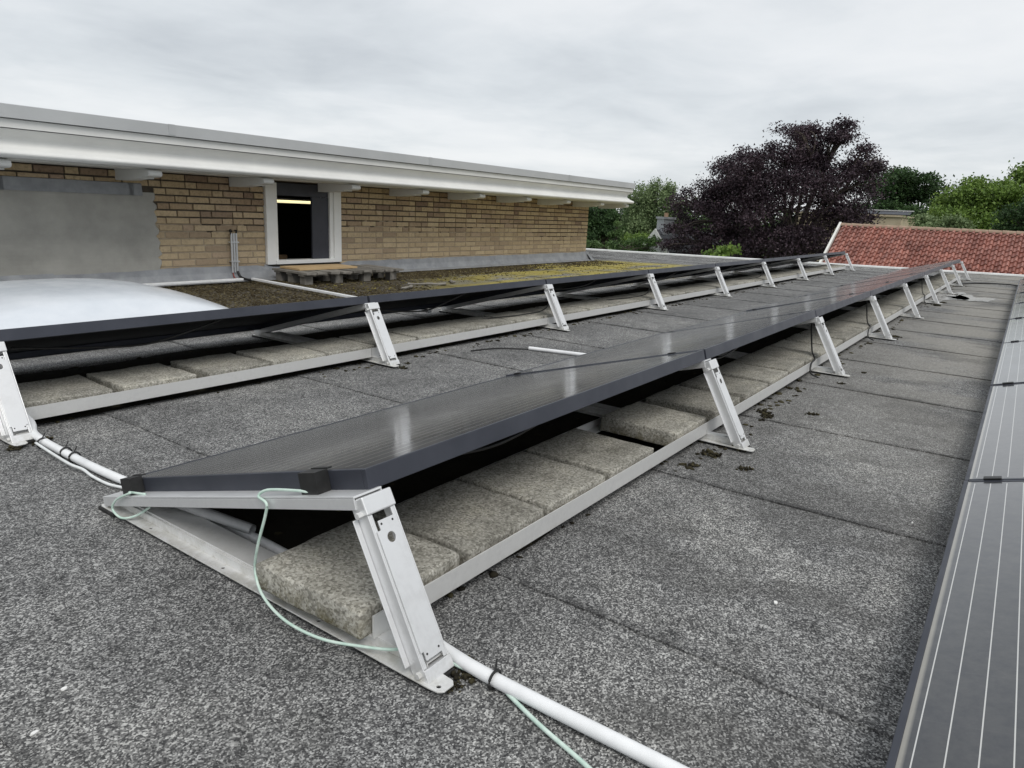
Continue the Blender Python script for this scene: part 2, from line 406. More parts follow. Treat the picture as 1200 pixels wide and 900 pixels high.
# ---------------------------------------------------------------- brick attic building
WY, WX = 5.5, 10.0
ab = empty('attic_building', (6, WY, 0))
tag(ab, 'low yellow brick attic storey with white cornice and open dark window', 'building')
def P(mb, name, m_, parent=ab, **kw):
    mb.xf(lambda x, y, z: (x-6, y-WY, z)); return mb.build(name, m_, parent, **kw)
mortar = varied('mortar', (0.06, 0.05, 0.04), (0.12, 0.10, 0.075), 14, 0.95, bs=0.6, bd=0.004)
mortar_l = varied('mortar_flush', (0.25, 0.20, 0.14), (0.42, 0.35, 0.25), 10, 0.95, bs=0.5, bd=0.003)
dark_in = varied('dark_interior', (0.03, 0.03, 0.032), (0.05, 0.05, 0.052), 2, 0.9)
W0, W1, WB, WT = 3.57, 4.53, 0.15, 0.955          # window opening
XL = -2.5
def brick_material():
    M, t, b = mat('yellow_brick', rough=0.9, spec=0.2)
    oi = N(t, 'ShaderNodeObjectInfo'); gi = N(t, 'ShaderNodeNewGeometry')
    p = pos(t)
    r = math_n(t, 'FRACT', math_n(t, 'ADD', oi.outputs['Random'], gi.outputs['Random Per Island']))
    base = ramp(t, r, [(0.0, (0.25, 0.175, 0.125)), (0.2, (0.38, 0.28, 0.175)), (0.5, (0.46, 0.35, 0.215)), (0.8, (0.52, 0.405, 0.255)), (1.0, (0.37, 0.265, 0.19))])
    col = mix_c(t, 1.0, base, ramp(t, noise(t, p, 45, 6, 0.7), [(0.3, (0.66,)*3), (0.5, (1.0,)*3), (0.7, (1.18,)*3)]), 'MULTIPLY')
    s = N(t, 'ShaderNodeSeparateXYZ'); t.links.new(p, s.inputs[0])
    hi = N(t, 'ShaderNodeMapRange'); hi.inputs[1].default_value = 0.35; hi.inputs[2].default_value = 0.75; t.links.new(math_n(t, 'ADD', s.outputs[2], math_n(t, 'MULTIPLY', math_n(t, 'SUBTRACT', noise(t, p, 2.0, 4), 0.5), 0.5)), hi.inputs[0])
    lime = math_n(t, 'MULTIPLY', math_n(t, 'SUBTRACT', 1.0, hi.outputs[0]), 0.38)
    col = mix_c(t, lime, col, (0.54, 0.44, 0.295))
    t.links.new(col, b.inputs['Base Color'])
    bump(t, b, noise(t, p, 90, 6, 0.7), 0.7, 0.004)
    return M
brick_m = brick_material()
wall = MB()
for (x0, x1, z0, z1) in ((XL, W0, 0, 0.975), (W1, WX, 0, 0.975), (W0, W1, 0, WB-0.01), (W0, W1, WT+0.012, 0.975)):
    wall.box(x0, x1, WY+0.015, WY+0.22, z0, z1)
wall.box(WX-0.22, WX, WY+0.22, 9.0, 0, 0.975); wall.box(XL, XL+0.2, WY+0.22, 9.0, 0, 0.975); wall.box(XL, WX, 9.0, 9.2, 0, 0.975)
wall = P(wall, 'wall', mortar)
for x0, x1 in ((2.46, W0-0.003), (W1+0.003, WX-0.003)):
    flush = MB(); n = int((x1-x0)/0.08); r_ = random.Random(5)
    tops = [0.44+0.22*mnz.noise((x0+(x1-x0)*i/n*1.1, 3.3, 0.7))+r_.uniform(-0.06, 0.06) for i in range(n+1)]
    for i in range(n):
        a, b_ = x0+(x1-x0)*i/n, x0+(x1-x0)*(i+1)/n
        flush.add([(a, WY+0.005, 0.0), (b_, WY+0.005, 0.0), (b_, WY+0.005, tops[i+1]-0.1), (a, WY+0.005, tops[i]-0.1), (b_, WY+0.0155, tops[i+1]+0.04), (a, WY+0.0155, tops[i]+0.04)], [(0, 1, 2, 3), (3, 2, 4, 5)])
    P(flush, 'flush_pointing', mortar_l)
# bricks
def brick_mesh(l, h, k):
    r_ = random.Random(k); mb = MB(); d0, bv = 0.020, 0.003; j = lambda: r_.uniform(-0.0018, 0.0018)
    x0, x1, z0, z1 = -l/2, l/2, -h/2, h/2
    back = [(x0, d0, z0), (x1, d0, z0), (x1, d0, z1), (x0, d0, z1)]
    mid_ = [(x0+j(), bv, z0+j()), (x1+j(), bv, z0+j()), (x1+j(), bv, z1+j()), (x0+j(), bv, z1+j())]
    fr = [(x0+bv+j(), j()*0.5, z0+bv+j()), (x1-bv+j(), j()*0.5, z0+bv+j()), (x1-bv+j(), j()*0.5, z1-bv+j()), (x0+bv+j(), j()*0.5, z1-bv+j())]
    fs = [(8, 9, 10, 11)]
    for a in (0, 4):
        for i in range(4): fs.append((a+i, a+(i+1)%4, a+4+(i+1)%4, a+4+i))
    return mb.add(back+mid_+fr, fs)
BH, BP = 0.0485, 0.0622
variants = {k: [brick_mesh(l, BH, 10*i+n) for i in range(4)] for n, (k, l) in enumerate((('S', 0.208), ('H', 0.098), ('Q', 0.155), ('Z', 0.05)))}
vmesh = {k: [mb.mesh('brick', brick_m) for mb in v] for k, v in variants.items()}
blen = {'S': 0.208, 'H': 0.098, 'Q': 0.155, 'Z': 0.05}
placed = []
ncourse = int((0.975-0.10)/BP)
rb = random.Random(3)
for cidx in range(ncourse):
    z = 0.10 + BP*(cidx+0.5)
    for seg in ((XL, W0), (W1, WX)):
        segs = [seg]
        if seg[0] == XL:
            segs = [(XL if z > 0.86 else 2.47 + 0.03*math.sin(cidx*2.3), W0)]
        for x0, x1 in segs:
            x = x0; first = True; last = 'S'
            if cidx % 2: opts0 = 'H'
            else: opts0 = 'S'
            while x1 - x > 0.03:
                if first: k = opts0
                else: k = 'H' if last == 'S' and rb.random() < 0.5 else 'S'
                first = False
                rem = x1 - x
                if blen[k] + 0.012 > rem - 0.03: 
                    k = min(blen, key=lambda q: abs(blen[q]+0.004-rem))
                    if blen[k] > rem: k = 'Z'
                    placed.append((x + rem/2, z, k, rem-0.004)); x = x1; continue
                placed.append((x+blen[k]/2, z, k, blen[k])); x += blen[k]+0.0115; last = k
vis = sorted([b for b in placed if b[0] > 1.2 and not (b[0] < 2.47 and b[1] < 0.86)], key=lambda b: b[0])
near, rest = vis[:300], vis[300:] + [b for b in placed if b[0] <= 1.2]
for i, (x, z, k, l) in enumerate(near):
    o = link_mesh('brick', vmesh[k][i % 4], wall, (x-6, rb.uniform(-0.002, 0.002), z), (rb.gauss(0, 0.006), 0, rb.gauss(0, 0.004)))
    o.scale.x = l/blen[k]
bulk = MB()
for i, (x, z, k, l) in enumerate(rest):
    src = variants[k][i % 4]; sx = l/blen[k]; dy = rb.uniform(-0.002, 0.002)
    bulk.add([(px*sx+x-6, py+dy, pz+z) for px, py, pz in src.v], src.f)
bo = bulk.build('brick_courses', brick_m, wall); tag(bo, kind='stuff')
# cement render panel with lead strip above
plaster = varied('cement_render', (0.30, 0.295, 0.27), (0.44, 0.43, 0.395), 3.2, 0.92, bs=0.5, bd=0.006, detail=8)
pl = MB(); n = 26
edge = [2.485+0.012*math.sin(i*1.7)+random.uniform(-0.012, 0.012)+0.02*(i/n) for i in range(n+1)]
vs = []; fs = []
for i in range(n+1):
    z = 0.12 + (0.80-0.12)*i/n
    vs += [(XL, WY-0.012, z), (edge[n-i]-0.02, WY-0.012-0.002*math.sin(i), z), (edge[n-i], WY+0.012, z)]
for i in range(n):
    a = i*3; fs += [(a, a+1, a+4, a+3), (a+1, a+2, a+5, a+4)]
P(pl.add(vs, fs), 'render_panel', plaster)
lead = varied('lead_flashing', (0.24, 0.25, 0.265), (0.37, 0.38, 0.395), 7, 0.55, 0.25, bs=0.35, bd=0.01, r2=0.75)
ls = MB(); x = XL
while x < 2.3:
    x2 = min(x+0.95, 2.36)
    ls.prism_x([(WY-0.004, 0.872), (WY-0.016, 0.868), (WY-0.026, 0.772), (WY-0.020, 0.772), (WY-0.002, 0.86)], x, x2+0.04 if x2 < 2.3 else x2); x = x2
P(ls, 'lead_strip', lead)
# lead flashing at the foot of the wall, in lengths with lapped joints
fx = [XL]
while fx[-1] < WX: fx.append(min(fx[-1]+random.uniform(0.85, 1.15), WX+0.02))
for i in range(len(fx)-1):
    x0, x1 = fx[i], fx[i+1]; mb = MB(); nseg = 8; vs = []; fs = []
    r_ = random.Random(i+50)
    for k in range(nseg+1):
        x = x0+(x1+0.05-x0)*k/nseg; off = 0.003*(k/nseg)
        top = 0.152 + r_.uniform(-0.004, 0.004)
        if W0-0.02 < x < W1+0.02: top = min(top, 0.128)
        prof = [(WY+0.004, top), (WY-0.010-off, top-0.004), (WY-0.022-off+r_.uniform(-.004, .004), 0.09), (WY-0.05-off+r_.uniform(-.006, .006), 0.03), (WY-0.13-off+r_.uniform(-.01, .01), 0.012)]
        vs += [(x, y, z) for y, z in prof]
    for k in range(nseg):
        for j in range(4): a = k*5+j; fs.append((a, a+1, a+6, a+5))
    P(mb.add(vs, fs), 'flashing_length', lead)
P(MB().add([(WX, WY-0.13, 0.012), (WX, WY+0.004, 0.15), (WX+0.004, 9.0, 0.15), (WX+0.10, 9.0, 0.012), (WX+0.12, WY-0.13, 0.012)], [(0, 1, 2, 3, 4)]), 'flashing_length', lead)
# cornice
CY, CX = 4.90, 10.46
cream = varied('cream_painted_wood', (0.62, 0.62, 0.605), (0.71, 0.71, 0.69), 2.2, 0.55, bs=0.12, bd=0.003, r2=0.7)
soff = varied('soffit_paint', (0.62, 0.61, 0.57), (0.72, 0.71, 0.67), 3, 0.7)
zinc = varied('zinc_edge', (0.42, 0.43, 0.435), (0.49, 0.50, 0.505), 1.6, 0.55, 0.3, r2=0.65)
def cornice(prof, name, m_, parent=ab):
    """profile of (d,z): d = distance inward from the outer cornice plane; runs along the front, then returns along the end"""
    mb = MB(); n = len(prof)
    A = [(XL, CY+d, z) for d, z in prof]; B = [(CX-d, CY+d, z) for d, z in prof]; D = [(CX-d, 9.2, z) for d, z in prof]
    fs = []
    for k in (0, n):
        for i in range(n): fs.append((k+i, k+(i+1) % n, k+n+(i+1) % n, k+n+i))
    return P(mb.add(A+B+D, fs), name, m_, parent)
cv = [(0.035+0.045*(1-math.cos(t_*math.pi/2)), 1.165-0.125*math.sin(t_*math.pi/2)) for t_ in [i/7 for i in range(8)]]
cv = [(0.02, 1.17)] + [(0.026+0.062*math.sin(math.pi*t_)**0.9, 1.165-0.125*t_) for t_ in [i/8 for i in range(9)]]
roll = [(0.012-0.018*math.sin(math.pi*t_), 1.036-0.048*t_) for t_ in [i/6 for i in range(7)]]
cornice([(0.02, 1.232), (0.02, 1.176), (0.14, 1.176), (0.14, 1.232)], 'cornice_band', cream)
co = cornice(cv + roll + [(0.03, 0.984), (0.14, 0.984), (0.14, 1.17)], 'cornice', cream)
zb = cornice([(0.0, 1.322), (-0.004, 1.238), (0.012, 1.236), (0.03, 1.24), (0.16, 1.24), (0.16, 1.31), (0.03, 1.327)], 'zinc_edge', zinc)
for k in range(4):
    x = XL+1.2+k*3.0+0.6
    P(MB().box(x, x+0.05, CY-0.0065, CY+0.02, 1.245, 1.3245), 'joint_strip', zinc, zb)
P(MB().box(XL, CX-0.13, CY+0.14, 9.2, 0.975, 1.0), 'soffit', soff)
roof_top = varied('attic_roof_felt', (0.09, 0.09, 0.09), (0.15, 0.15, 0.15), 6, 0.9)
P(MB().box(XL, CX-0.15, CY+0.15, 9.2, 1.24, 1.305), 'roof', roof_top)
brk = MB()
bp = [(WY+0.01, 0.975), (WY+0.01, 0.888), (WY-0.20, 0.892), (WY-0.33, 0.905), (WY-0.40, 0.906), (WY-0.40, 0.917), (WY-0.50, 0.921), (WY-0.522, 0.93), (WY-0.530, 0.945), (WY-0.522, 0.965), (WY-0.51, 0.9745)]
brk.prism_x(bp, -0.055, 0.055).xf(lambda x, y, z: (x, y-WY, z))
bme = brk.mesh('bracket', cream)
for k in range(-3, 10):
    x = 1.22 + 1.043*k - 0.05
    if k == 9: x = CX-0.075
    o = link_mesh('bracket', bme, ab, (x-6, 0, 0))
    bv = o.modifiers.new('bevel', 'BEVEL'); bv.width = 0.004; bv.segments = 2
# window
white_p = varied('white_frame_paint', (0.78, 0.78, 0.76), (0.86, 0.86, 0.84), 5, 0.45, r2=0.6)
win = empty('window', (4.05-6, 0, WB)); win.parent = ab
def PW(mb, name, m_, **kw): mb.xf(lambda x, y, z: (x-4.05, y-WY, z-WB)); return mb.build(name, m_, win, **kw)
PW(MB().box(W0+.002, W0+0.10, WY-0.030, WY+0.09, WB, WT), 'jamb', white_p, bevel=0.004)
PW(MB().box(W1-0.10, W1-.002, WY-0.030, WY+0.09, WB, WT), 'jamb', white_p, bevel=0.004)
PW(MB().box(W0+0.10, W0+0.145, WY-0.012, WY+0.06, WB+0.04, WT-.002), 'sash_stile', white_p, bevel=0.003)
PW(MB().box(W1-0.145, W1-0.10, WY-0.012, WY+0.06, WB+0.04, WT-.002), 'sash_stile', white_p, bevel=0.003)
PW(MB().box(W0+0.10, W1-0.10, WY-0.036, WY+0.08, WB, WB+0.04), 'bottom_rail', white_p, bevel=0.004)
navy = varied('dark_slate_board', (0.032, 0.034, 0.045), (0.05, 0.052, 0.066), 4, 0.5)
PW(MB().box(W0+0.146, W1-0.146, WY+0.015, WY+0.035, 0.832, WT), 'top_board', navy)
PW(MB().box(4.165, W1-0.146, WY+0.012, WY+0.034, WB+0.041, 0.830), 'side_board', navy)
# dim room behind
room = MB(); R0 = (W0-1.3, W1+2.2, WY+0.222, WY+2.6, 0.02, 0.972)
x0, x1, y0, y1, z0, z1 = R0
room.add([(x0,y0,z0),(x1,y0,z0),(x1,y1,z0),(x0,y1,z0),(x0,y0,z1),(x1,y0,z1),(x1,y1,z1),(x0,y1,z1)], [(0,1,2,3), (4,5,6,7), (1,2,6,5), (2,3,7,6), (3,0,4,7)])
P(room, 'room_lining', dark_in)
lamp_m, lt, lb = mat('lamp_tube', (0.9, 0.9, 0.7), 0.4); lb.inputs['Emission Color'].default_value = (1.0, 0.88, 0.5, 1); lb.inputs['Emission Strength'].default_value = 0.95
lq = at_y(344, 237, WY+0.9); lp = empty('strip_lamp', (lq[0], WY+0.9, lq[2]+0.04)); tag(lp, 'lit yellowish strip lamp hanging inside the attic window', 'lamp')
MB().box(-0.50, 0.46, -0.05, 0.05, -0.02, 0.0).build('lamp_body', white_p, lp)
for x in (-0.5, 0.5): MB().tube([(x*0.8, 0, 0), (x*0.8, 0, 0.972-lq[2]-0.04)], 0.006, 6).build('hanger', white_p, lp)
MB().tube([(-0.48, 0, -0.036), (0.44, 0, -0.036)], 0.016, 10).build('lamp_tube', lamp_m, lp)
cardb = varied('old_timber', (0.16, 0.10, 0.055), (0.26, 0.17, 0.09), 12, 0.85)
for k, (x, y, l, z) in enumerate(((3.95, WY+0.42, 0.42, 0.021), (4.02, WY+0.55, 0.36, 0.082), (3.98, WY+0.45, 0.3, 0.143))):
    o = MB().box(-l/2, l/2, -0.05, 0.05, 0, 0.06).build('timber_block', cardb, bevel=0.004, loc=(x, y, z))
    tag(o, ['lowest', 'middle', 'topmost'][k] + ' of the brown timber offcuts piled inside the attic window', 'timber')

# three short pipes up the wall, and their cable
pw = empty('wall_conduits', (3.2, WY-0.03, 0.09)); tag(pw, 'three short grey metal pipes clipped side by side on brick wall', 'pipes')
metal_p = alu_material('galvanised', (0.62, 0.63, 0.64), 0.4, 0.7)
for k in range(3): MB().tube([(-0.026+0.026*k, 0, 0.0), (-0.026+0.026*k, 0, 0.37)], 0.0105, 10).build('pipe', metal_p, pw, smooth=False)
MB().tube(smooth_path([(-0.03, 0, 0.36), (-0.04, -0.004, 0.395), (-0.015, 0.02, 0.40), (0.0, 0.03, 0.385)]), 0.008, 6).build('cable_end', black_plastic, pw)
MB().tube(smooth_path([(0.026, 0, 0.37), (0.03, -0.002, 0.395), (0.035, 0.03, 0.395)]), 0.008, 6).build('cable_end', black_plastic, pw)
for z in (0.10, 0.28): MB().box(-0.045, 0.045, -0.016, 0.026, z, z+0.012).build('clip', metal_p, pw)
o = MB().tube(smooth_path([(3.226, WY-0.03, 0.10), (3.235, WY-0.06, 0.05), (3.25, WY-0.15, 0.03), (3.24, WY-0.26, 0.035)]), 0.012, 8).build('cable', black_plastic, smooth=True)
tag(o, 'thick dark cable curving from wall pipes down onto the moss', 'cable')
o = MB().tube(smooth_path([(3.174, WY-0.03, 0.10), (3.17, WY-0.055, 0.05), (3.15, WY-0.14, 0.035)]), 0.006, 8).build('cable', varied('red_cable', (0.25, 0.05, 0.04), (0.3, 0.08, 0.06), 8, 0.5), smooth=True)
tag(o, 'thin reddish cable leaving the wall pipes beside the flashing', 'cable')
o = MB().box(0, 1.0, -0.02, 0.02, 0, 0.022).build('cable_duct', pvc, bevel=0.004, loc=(2.17, WY-0.20, 0.03)); o.rotation_euler.z = rad(0.8)
tag(o, 'flat white cable duct lying along the foot of brick wall', 'cable duct')
o = MB().box(-0.016, 0.016, -2.45, 0, 0, 0.022).build('cable_duct', pvc, bevel=0.004, loc=(3.24, WY-0.24, 0.035)); o.rotation_euler.z = rad(-4.5)
tag(o, 'white cable duct running from wall pipes across moss towards the panels', 'cable duct')

# ---------------------------------------------------------------- weathered pallet below the window
greyw = varied('weathered_wood', (0.10, 0.092, 0.08), (0.24, 0.225, 0.20), 9, 0.9, bs=0.5, bd=0.004, rnd=0.5)
pal = empty('wooden_pallet', (4.13, 5.09, 0.008), (0, 0, rad(-3))); tag(pal, 'weathered grey wooden pallet lying below the open attic window', 'pallet')
for ix in range(4):
    for iy in (-0.2, 0.0, 0.2):
        MB().box(-0.045, 0.045, -0.04, 0.04, 0, 0.078).build('block', greyw, pal, loc=(-0.52+ix*0.36, iy, 0.0))
for iy in (-0.2, 0.0, 0.2): MB().box(-0.58, 0.64, -0.045, 0.045, 0.079, 0.097).build('stringer', greyw, pal, loc=(0, iy, 0))
for ix in range(9):
    o = MB().box(-0.055, 0.055, -0.28-random.uniform(0, 0.04), 0.27, 0.098, 0.116+random.uniform(0, .004)).build('plank', greyw, pal, loc=(-0.53+ix*0.14, 0, 0)); o.rotation_euler.z = random.gauss(0, 0.02)
ply = varied('plywood', (0.38, 0.26, 0.13), (0.52, 0.38, 0.21), 7, 0.75)
o = MB().box(-0.36, 0.36, -0.16, 0.16, 0, 0.018).build('plywood_board', ply, loc=(3.97, 5.17, 0.13)); o.rotation_euler.z = rad(-2)
tag(o, 'light brown plywood board resting on the grey pallet', 'board')

# ---------------------------------------------------------------- dome skylight
dome_m, t_, b_ = mat('opal_acrylic', (0.62, 0.66, 0.71), 0.12)
b_.inputs['Coat Weight'].default_value = 0.3
t_.links.new(ramp(t_, noise(t_, pos(t_), 3, 6, 0.65), [(0.3, (0.56, 0.60, 0.65)), (0.7, (0.68, 0.71, 0.75))]), b_.inputs['Base Color'])
t_.links.new(ramp(t_, noise(t_, pos(t_), 6, 5, 0.65), [(0.3, (0.16,)*3), (0.7, (0.26,)*3)]), b_.inputs['Roughness'])
DX, DY, DH = 1.02, 3.92, 0.82
dm = empty('dome_skylight', (DX, DY, 0)); tag(dm, 'square white opal acrylic dome skylight behind the panel row', 'skylight')
kerb_m = varied('skylight_kerb', (0.30, 0.30, 0.30), (0.42, 0.42, 0.41), 4, 0.7)
MB().box(-DH+.02, DH-.02, -DH+.02, DH-.02, 0.0, 0.07).build('kerb', kerb_m, dm, bevel=0.01)
def dome_mesh(h, rim, z0):
    n = 40; vs = []; fs = []
    for i in range(n+1):
        for j in range(n+1):
            x, y = -1+2*i/n, -1+2*j/n
            k = max(0, (1-abs(x)**2.6))**0.62*max(0, (1-abs(y)**2.6))**0.62
            vs.append((x*rim, y*rim, z0+h*k))
    for i in range(n):
        for j in range(n): a = i*(n+1)+j; fs.append((a, a+1, a+n+2, a+n+1))
    return MB().add(vs, fs)
d0 = MB(); d0.box(-DH, DH, -DH, -DH+0.07, 0.071, 0.085).box(-DH, DH, DH-0.07, DH, 0.071, 0.085).box(-DH, -DH+0.07, -DH+0.0705, DH-0.0705, 0.071, 0.085).box(DH-0.07, DH, -DH+0.0705, DH-0.0705, 0.071, 0.085)
d0.build('rim', dome_m, dm, bevel=0.004)
dome_mesh(0.178, DH-0.06, 0.0855).build('dome', dome_m, dm, smooth=True)

# ---------------------------------------------------------------- solar rows
L = 1.67
A = rad(15.9); ca, sa = math.cos(A), math.sin(A)
HY, HZ = 0.193, 0.307                     # underside of the panel at its high edge
PW_, PD = 1.655, 0.93
def make_panel():
    p = empty('solar_panel')
    f = MB(); w = 0.011; h = 0.040
    f.box(0, PW_, 0, w, 0, h).box(0, PW_, PD-w, PD, 0, h).box(0, w, w+.0004, PD-w-.0004, 0, h).box(PW_-w, PW_, w+.0004, PD-w-.0004, 0, h)
    f.box(0.0115, PW_-0.0115, 0.0115, 0.03, 0.0005, 0.003).box(0.0115, PW_-0.0115, PD-0.03, PD-0.0115, 0.0005, 0.003)
    fo = f.build('frame', frame_mat, p, bevel=0.0012)
    MB().box(w+.0003, PW_-w-.0003, w+.0003, PD-w-.0003, 0.0335, 0.0383).build('cell_glass', cells, p)
    MB().box(w+.001, PW_-w-.001, w+.001, PD-w-.001, 0.030, 0.0332).build('backsheet', black_mat, p)
    MB().box(PW_/2-0.06, PW_/2+0.06, 0.07, 0.17, 0.010, 0.0298).build('junction_box', black_plastic, p, bevel=0.003)
    return p

def leg_xf(mb):
    P0 = (0.012, 0.016); e = (0.483, 0.8756); nrm = (-0.8756, 0.483)
    return mb.xf(lambda x, l, d: (x, P0[0]+l*e[0]+d*nrm[0], P0[1]+l*e[1]+d*nrm[1]))
def slope_xf(mb):      # (x, s, h): s down the slope from the high edge, h above the panel underside
    return mb.xf(lambda x, s, h: (x, HY+s*ca+h*sa, HZ-s*sa+h*ca))
def make_support(short=False):
    r = empty('panel_support'); e0 = 1.045 if short else 1.145; pe = PD-0.03 if short else PD+0.045
    # base: flat flange and raised channel with slots
    b = plate([(-0.074, 0.004), (-0.072, -0.018), (-0.064, -0.026), (-0.040, -0.026), (-0.032, -0.018), (-0.03, 0.004), (-0.03, e0), (-0.070, e0), (-0.074, e0-0.008)], [circ(-0.060, y, 0.0045, 8) for y in (-0.010, 0.30, 0.62, 0.92, e0-0.02)], 0.010, 0.013)
    b.add(*(lambda q: (q.v, q.f))(plate([(-0.046, 0.03), (-0.004, 0.03), (-0.004, e0-0.005), (-0.046, e0-0.005)], [circ(-0.026, y, 0.006, 8, 2.2) for y in (0.085, 0.40, e0-0.065)], 0.029, 0.032)))
    b.box(-0.046, -0.043, 0.03, e0-0.005, 0.0132, 0.0288).box(-0.007, -0.004, 0.03, e0-0.005, 0.0102, 0.0288)
    b.build('base_rail', alu_dull, r, bevel=0.0006)
    # wide tray cover on the low half of the base
    MB().box(-0.041, 0.026, 0.50, 1.02, 0.0324, 0.037).box(0.023, 0.026, 0.50, 1.02, 0.012, 0.0322).build('cover_plate', alu_dull, r, bevel=0.001)
    MB().box(-0.041, 0.026, 0.45, 0.485, 0.0324, 0.036).box(-0.041, 0.026, 0.448, 0.4505, 0.0364, 0.075).build('end_bracket', alu_dull, r)
    # inclined top rail
    t = MB().box(-0.072, -0.004, -0.006, pe, -0.005, -0.001).box(-0.072, -0.069, -0.006, pe, -0.026, -0.0054).box(-0.007, -0.004, -0.006, pe, -0.026, -0.0054).box(-0.0686, -0.06, -0.006, pe, -0.026, -0.0235)
    slope_xf(t).build('top_rail', alu, r, bevel=0.0008)
    # leg: channel flanges, pierced front plate, foot, cap
    lg = MB()
    lg.box(-0.066, -0.0630, 0.002, 0.326, -0.030, 0.000).box(-0.003, 0.0, 0.002, 0.326, -0.030, 0.000)
    lg.box(-0.078, -0.0664, 0.03, 0.300, -0.030, -0.0275)
    lg.box(-0.0628, -0.055, 0.018, 0.300, -0.004, -0.0004).box(-0.011, -0.0032, 0.018, 0.300, -0.004, -0.0004)
    lg.box(-0.067, 0.001, -0.006, 0.0175, -0.028, 0.0035)
    leg_xf(lg); leg = lg.build('leg', alu, r, bevel=0.0012)
    pl = plate([(-0.060, 0.046), (-0.053, 0.046), (-0.053, 0.030), (-0.013, 0.030), (-0.013, 0.046), (-0.006, 0.046), (-0.006, 0.268), (-0.013, 0.268), (-0.013, 0.285), (-0.051, 0.285), (-0.051, 0.268), (-0.060, 0.268)],
               [circ(-0.0335, 0.250, 0.0095, 16)], 0.0004, 0.0032)
    leg_xf(pl).build('front_plate', alu, leg, bevel=0.0006)
    cp = MB().box(-0.069, 0.002, 0.300, 0.3335, -0.032, 0.0035)
    leg_xf(cp).build('cap', alu, leg, bevel=0.0025)
    for (x, l) in ((-0.048, 0.040), (-0.018, 0.040), (-0.046, 0.278), (-0.019, 0.278)):
        leg_xf(MB().add([(x+0.0022*math.cos(q*math.pi/4), l+0.0022*math.sin(q*math.pi/4), 0.0036) for q in range(8)] + [(x+0.0022*math.cos(q*math.pi/4), l+0.0022*math.sin(q*math.pi/4), 0.003) for q in range(8)],
                [tuple(range(8)), *[(q, (q+1) % 8, 8+(q+1) % 8, 8+q) for q in range(8)]])).build('screw', rubber, leg)
    leg_xf(MB().tube([(-0.079, 0.305, -0.012), (-0.069, 0.305, -0.012)], 0.006, 6)).build('bolt', alu_dull, leg)
    leg_xf(MB().tube([(-0.074, 0.012, -0.012), (-0.066, 0.012, -0.012)], 0.006, 6)).build('bolt', alu_dull, leg)
    MB().box(-0.068, 0.000, 0.004, 0.07, 0.0, 0.0095).build('rubber_pad', rubber, r, bevel=0.002)
    MB().box(-0.078, 0.000, e0-0.075, e0+0.004, 0.0, 0.0095).build('rubber_pad', rubber, r, bevel=0.002)
    return r
def clamps(r, kind, slim=False):
    for s_ in (0.13, 0.86):
        if kind == 'end_near': mb = MB().box(-0.060, -0.0292, s_-0.025, s_+0.025, -0.0006, 0.041).box(-0.0288, -0.018, s_-0.025, s_+0.025, 0.0404, 0.043)
        elif kind == 'end_far': mb = MB().box(-0.0418, -0.012, s_-0.025, s_+0.025, -0.0006, 0.041).box(-0.054, -0.0422, s_-0.025, s_+0.025, 0.0404, 0.043)
        elif slim: mb = MB().box(-0.0405, -0.0295, s_-0.014, s_+0.014, -0.0006, 0.0403).box(-0.043, -0.027, s_-0.014, s_+0.014, 0.0404, 0.0415)
        else: mb = MB().box(-0.0405, -0.0295, s_-0.022, s_+0.022, -0.0006, 0.0403).box(-0.047, -0.023, s_-0.022, s_+0.022, 0.0404, 0.0430)
        slope_xf(mb).build('clamp', black_plastic, r)

def angle_rail(ln):
    return MB().box(0, ln, -0.0035, 0, 0, 0.046).box(0, ln, 0.0003, 0.042, 0, 0.0035)
front_me = angle_rail(L-0.004).mesh('ballast_rail', alu_dull)
rear_me = MB().box(0, L-0.004, -0.0035, 0, 0, 0.030).box(0, L-0.004, -0.040, -0.0038, 0, 0.0035).mesh('ballast_rail', alu_dull)

def paver_mesh(k):
    r_ = random.Random(100+k); bm = bmesh.new()
    bmesh.ops.create_cube(bm, size=1.0)
    bmesh.ops.scale(bm, vec=(0.296, 0.296, 0.056), verts=bm.verts)
    bmesh.ops.bevel(bm, geom=bm.edges[:], offset=0.006, segments=2, affect='EDGES', profile=0.6)
    bmesh.ops.subdivide_edges(bm, edges=[e for e in bm.edges if e.calc_length() > 0.1], cuts=9, use_grid_fill=True)
    off = Vector((r_.uniform(0, 50), r_.uniform(0, 50), 0))
    from mathutils import noise as mn
    for v in bm.verts:
        q = v.co*38+off; a = v.co*9+off
        v.co += v.co.normalized()*0.0022*mn.noise(q) + Vector((0, 0, 0.0018*mn.noise(a)))
        ed = max(abs(v.co.x), abs(v.co.y))
        if ed > 0.138 and v.co.z > 0.018: v.co += -v.co*0.02*max(0, mn.noise(v.co*24+off*2)+0.1)*2
    bmesh.ops.translate(bm, verts=bm.verts, vec=(0, 0, 0.028))
    me = bpy.data.meshes.new('paver'); bm.to_mesh(me); bm.free(); me.materials.append(paver_mat); me.shade_smooth()
    return me
pavers = [paver_mesh(k) for k in range(6)]

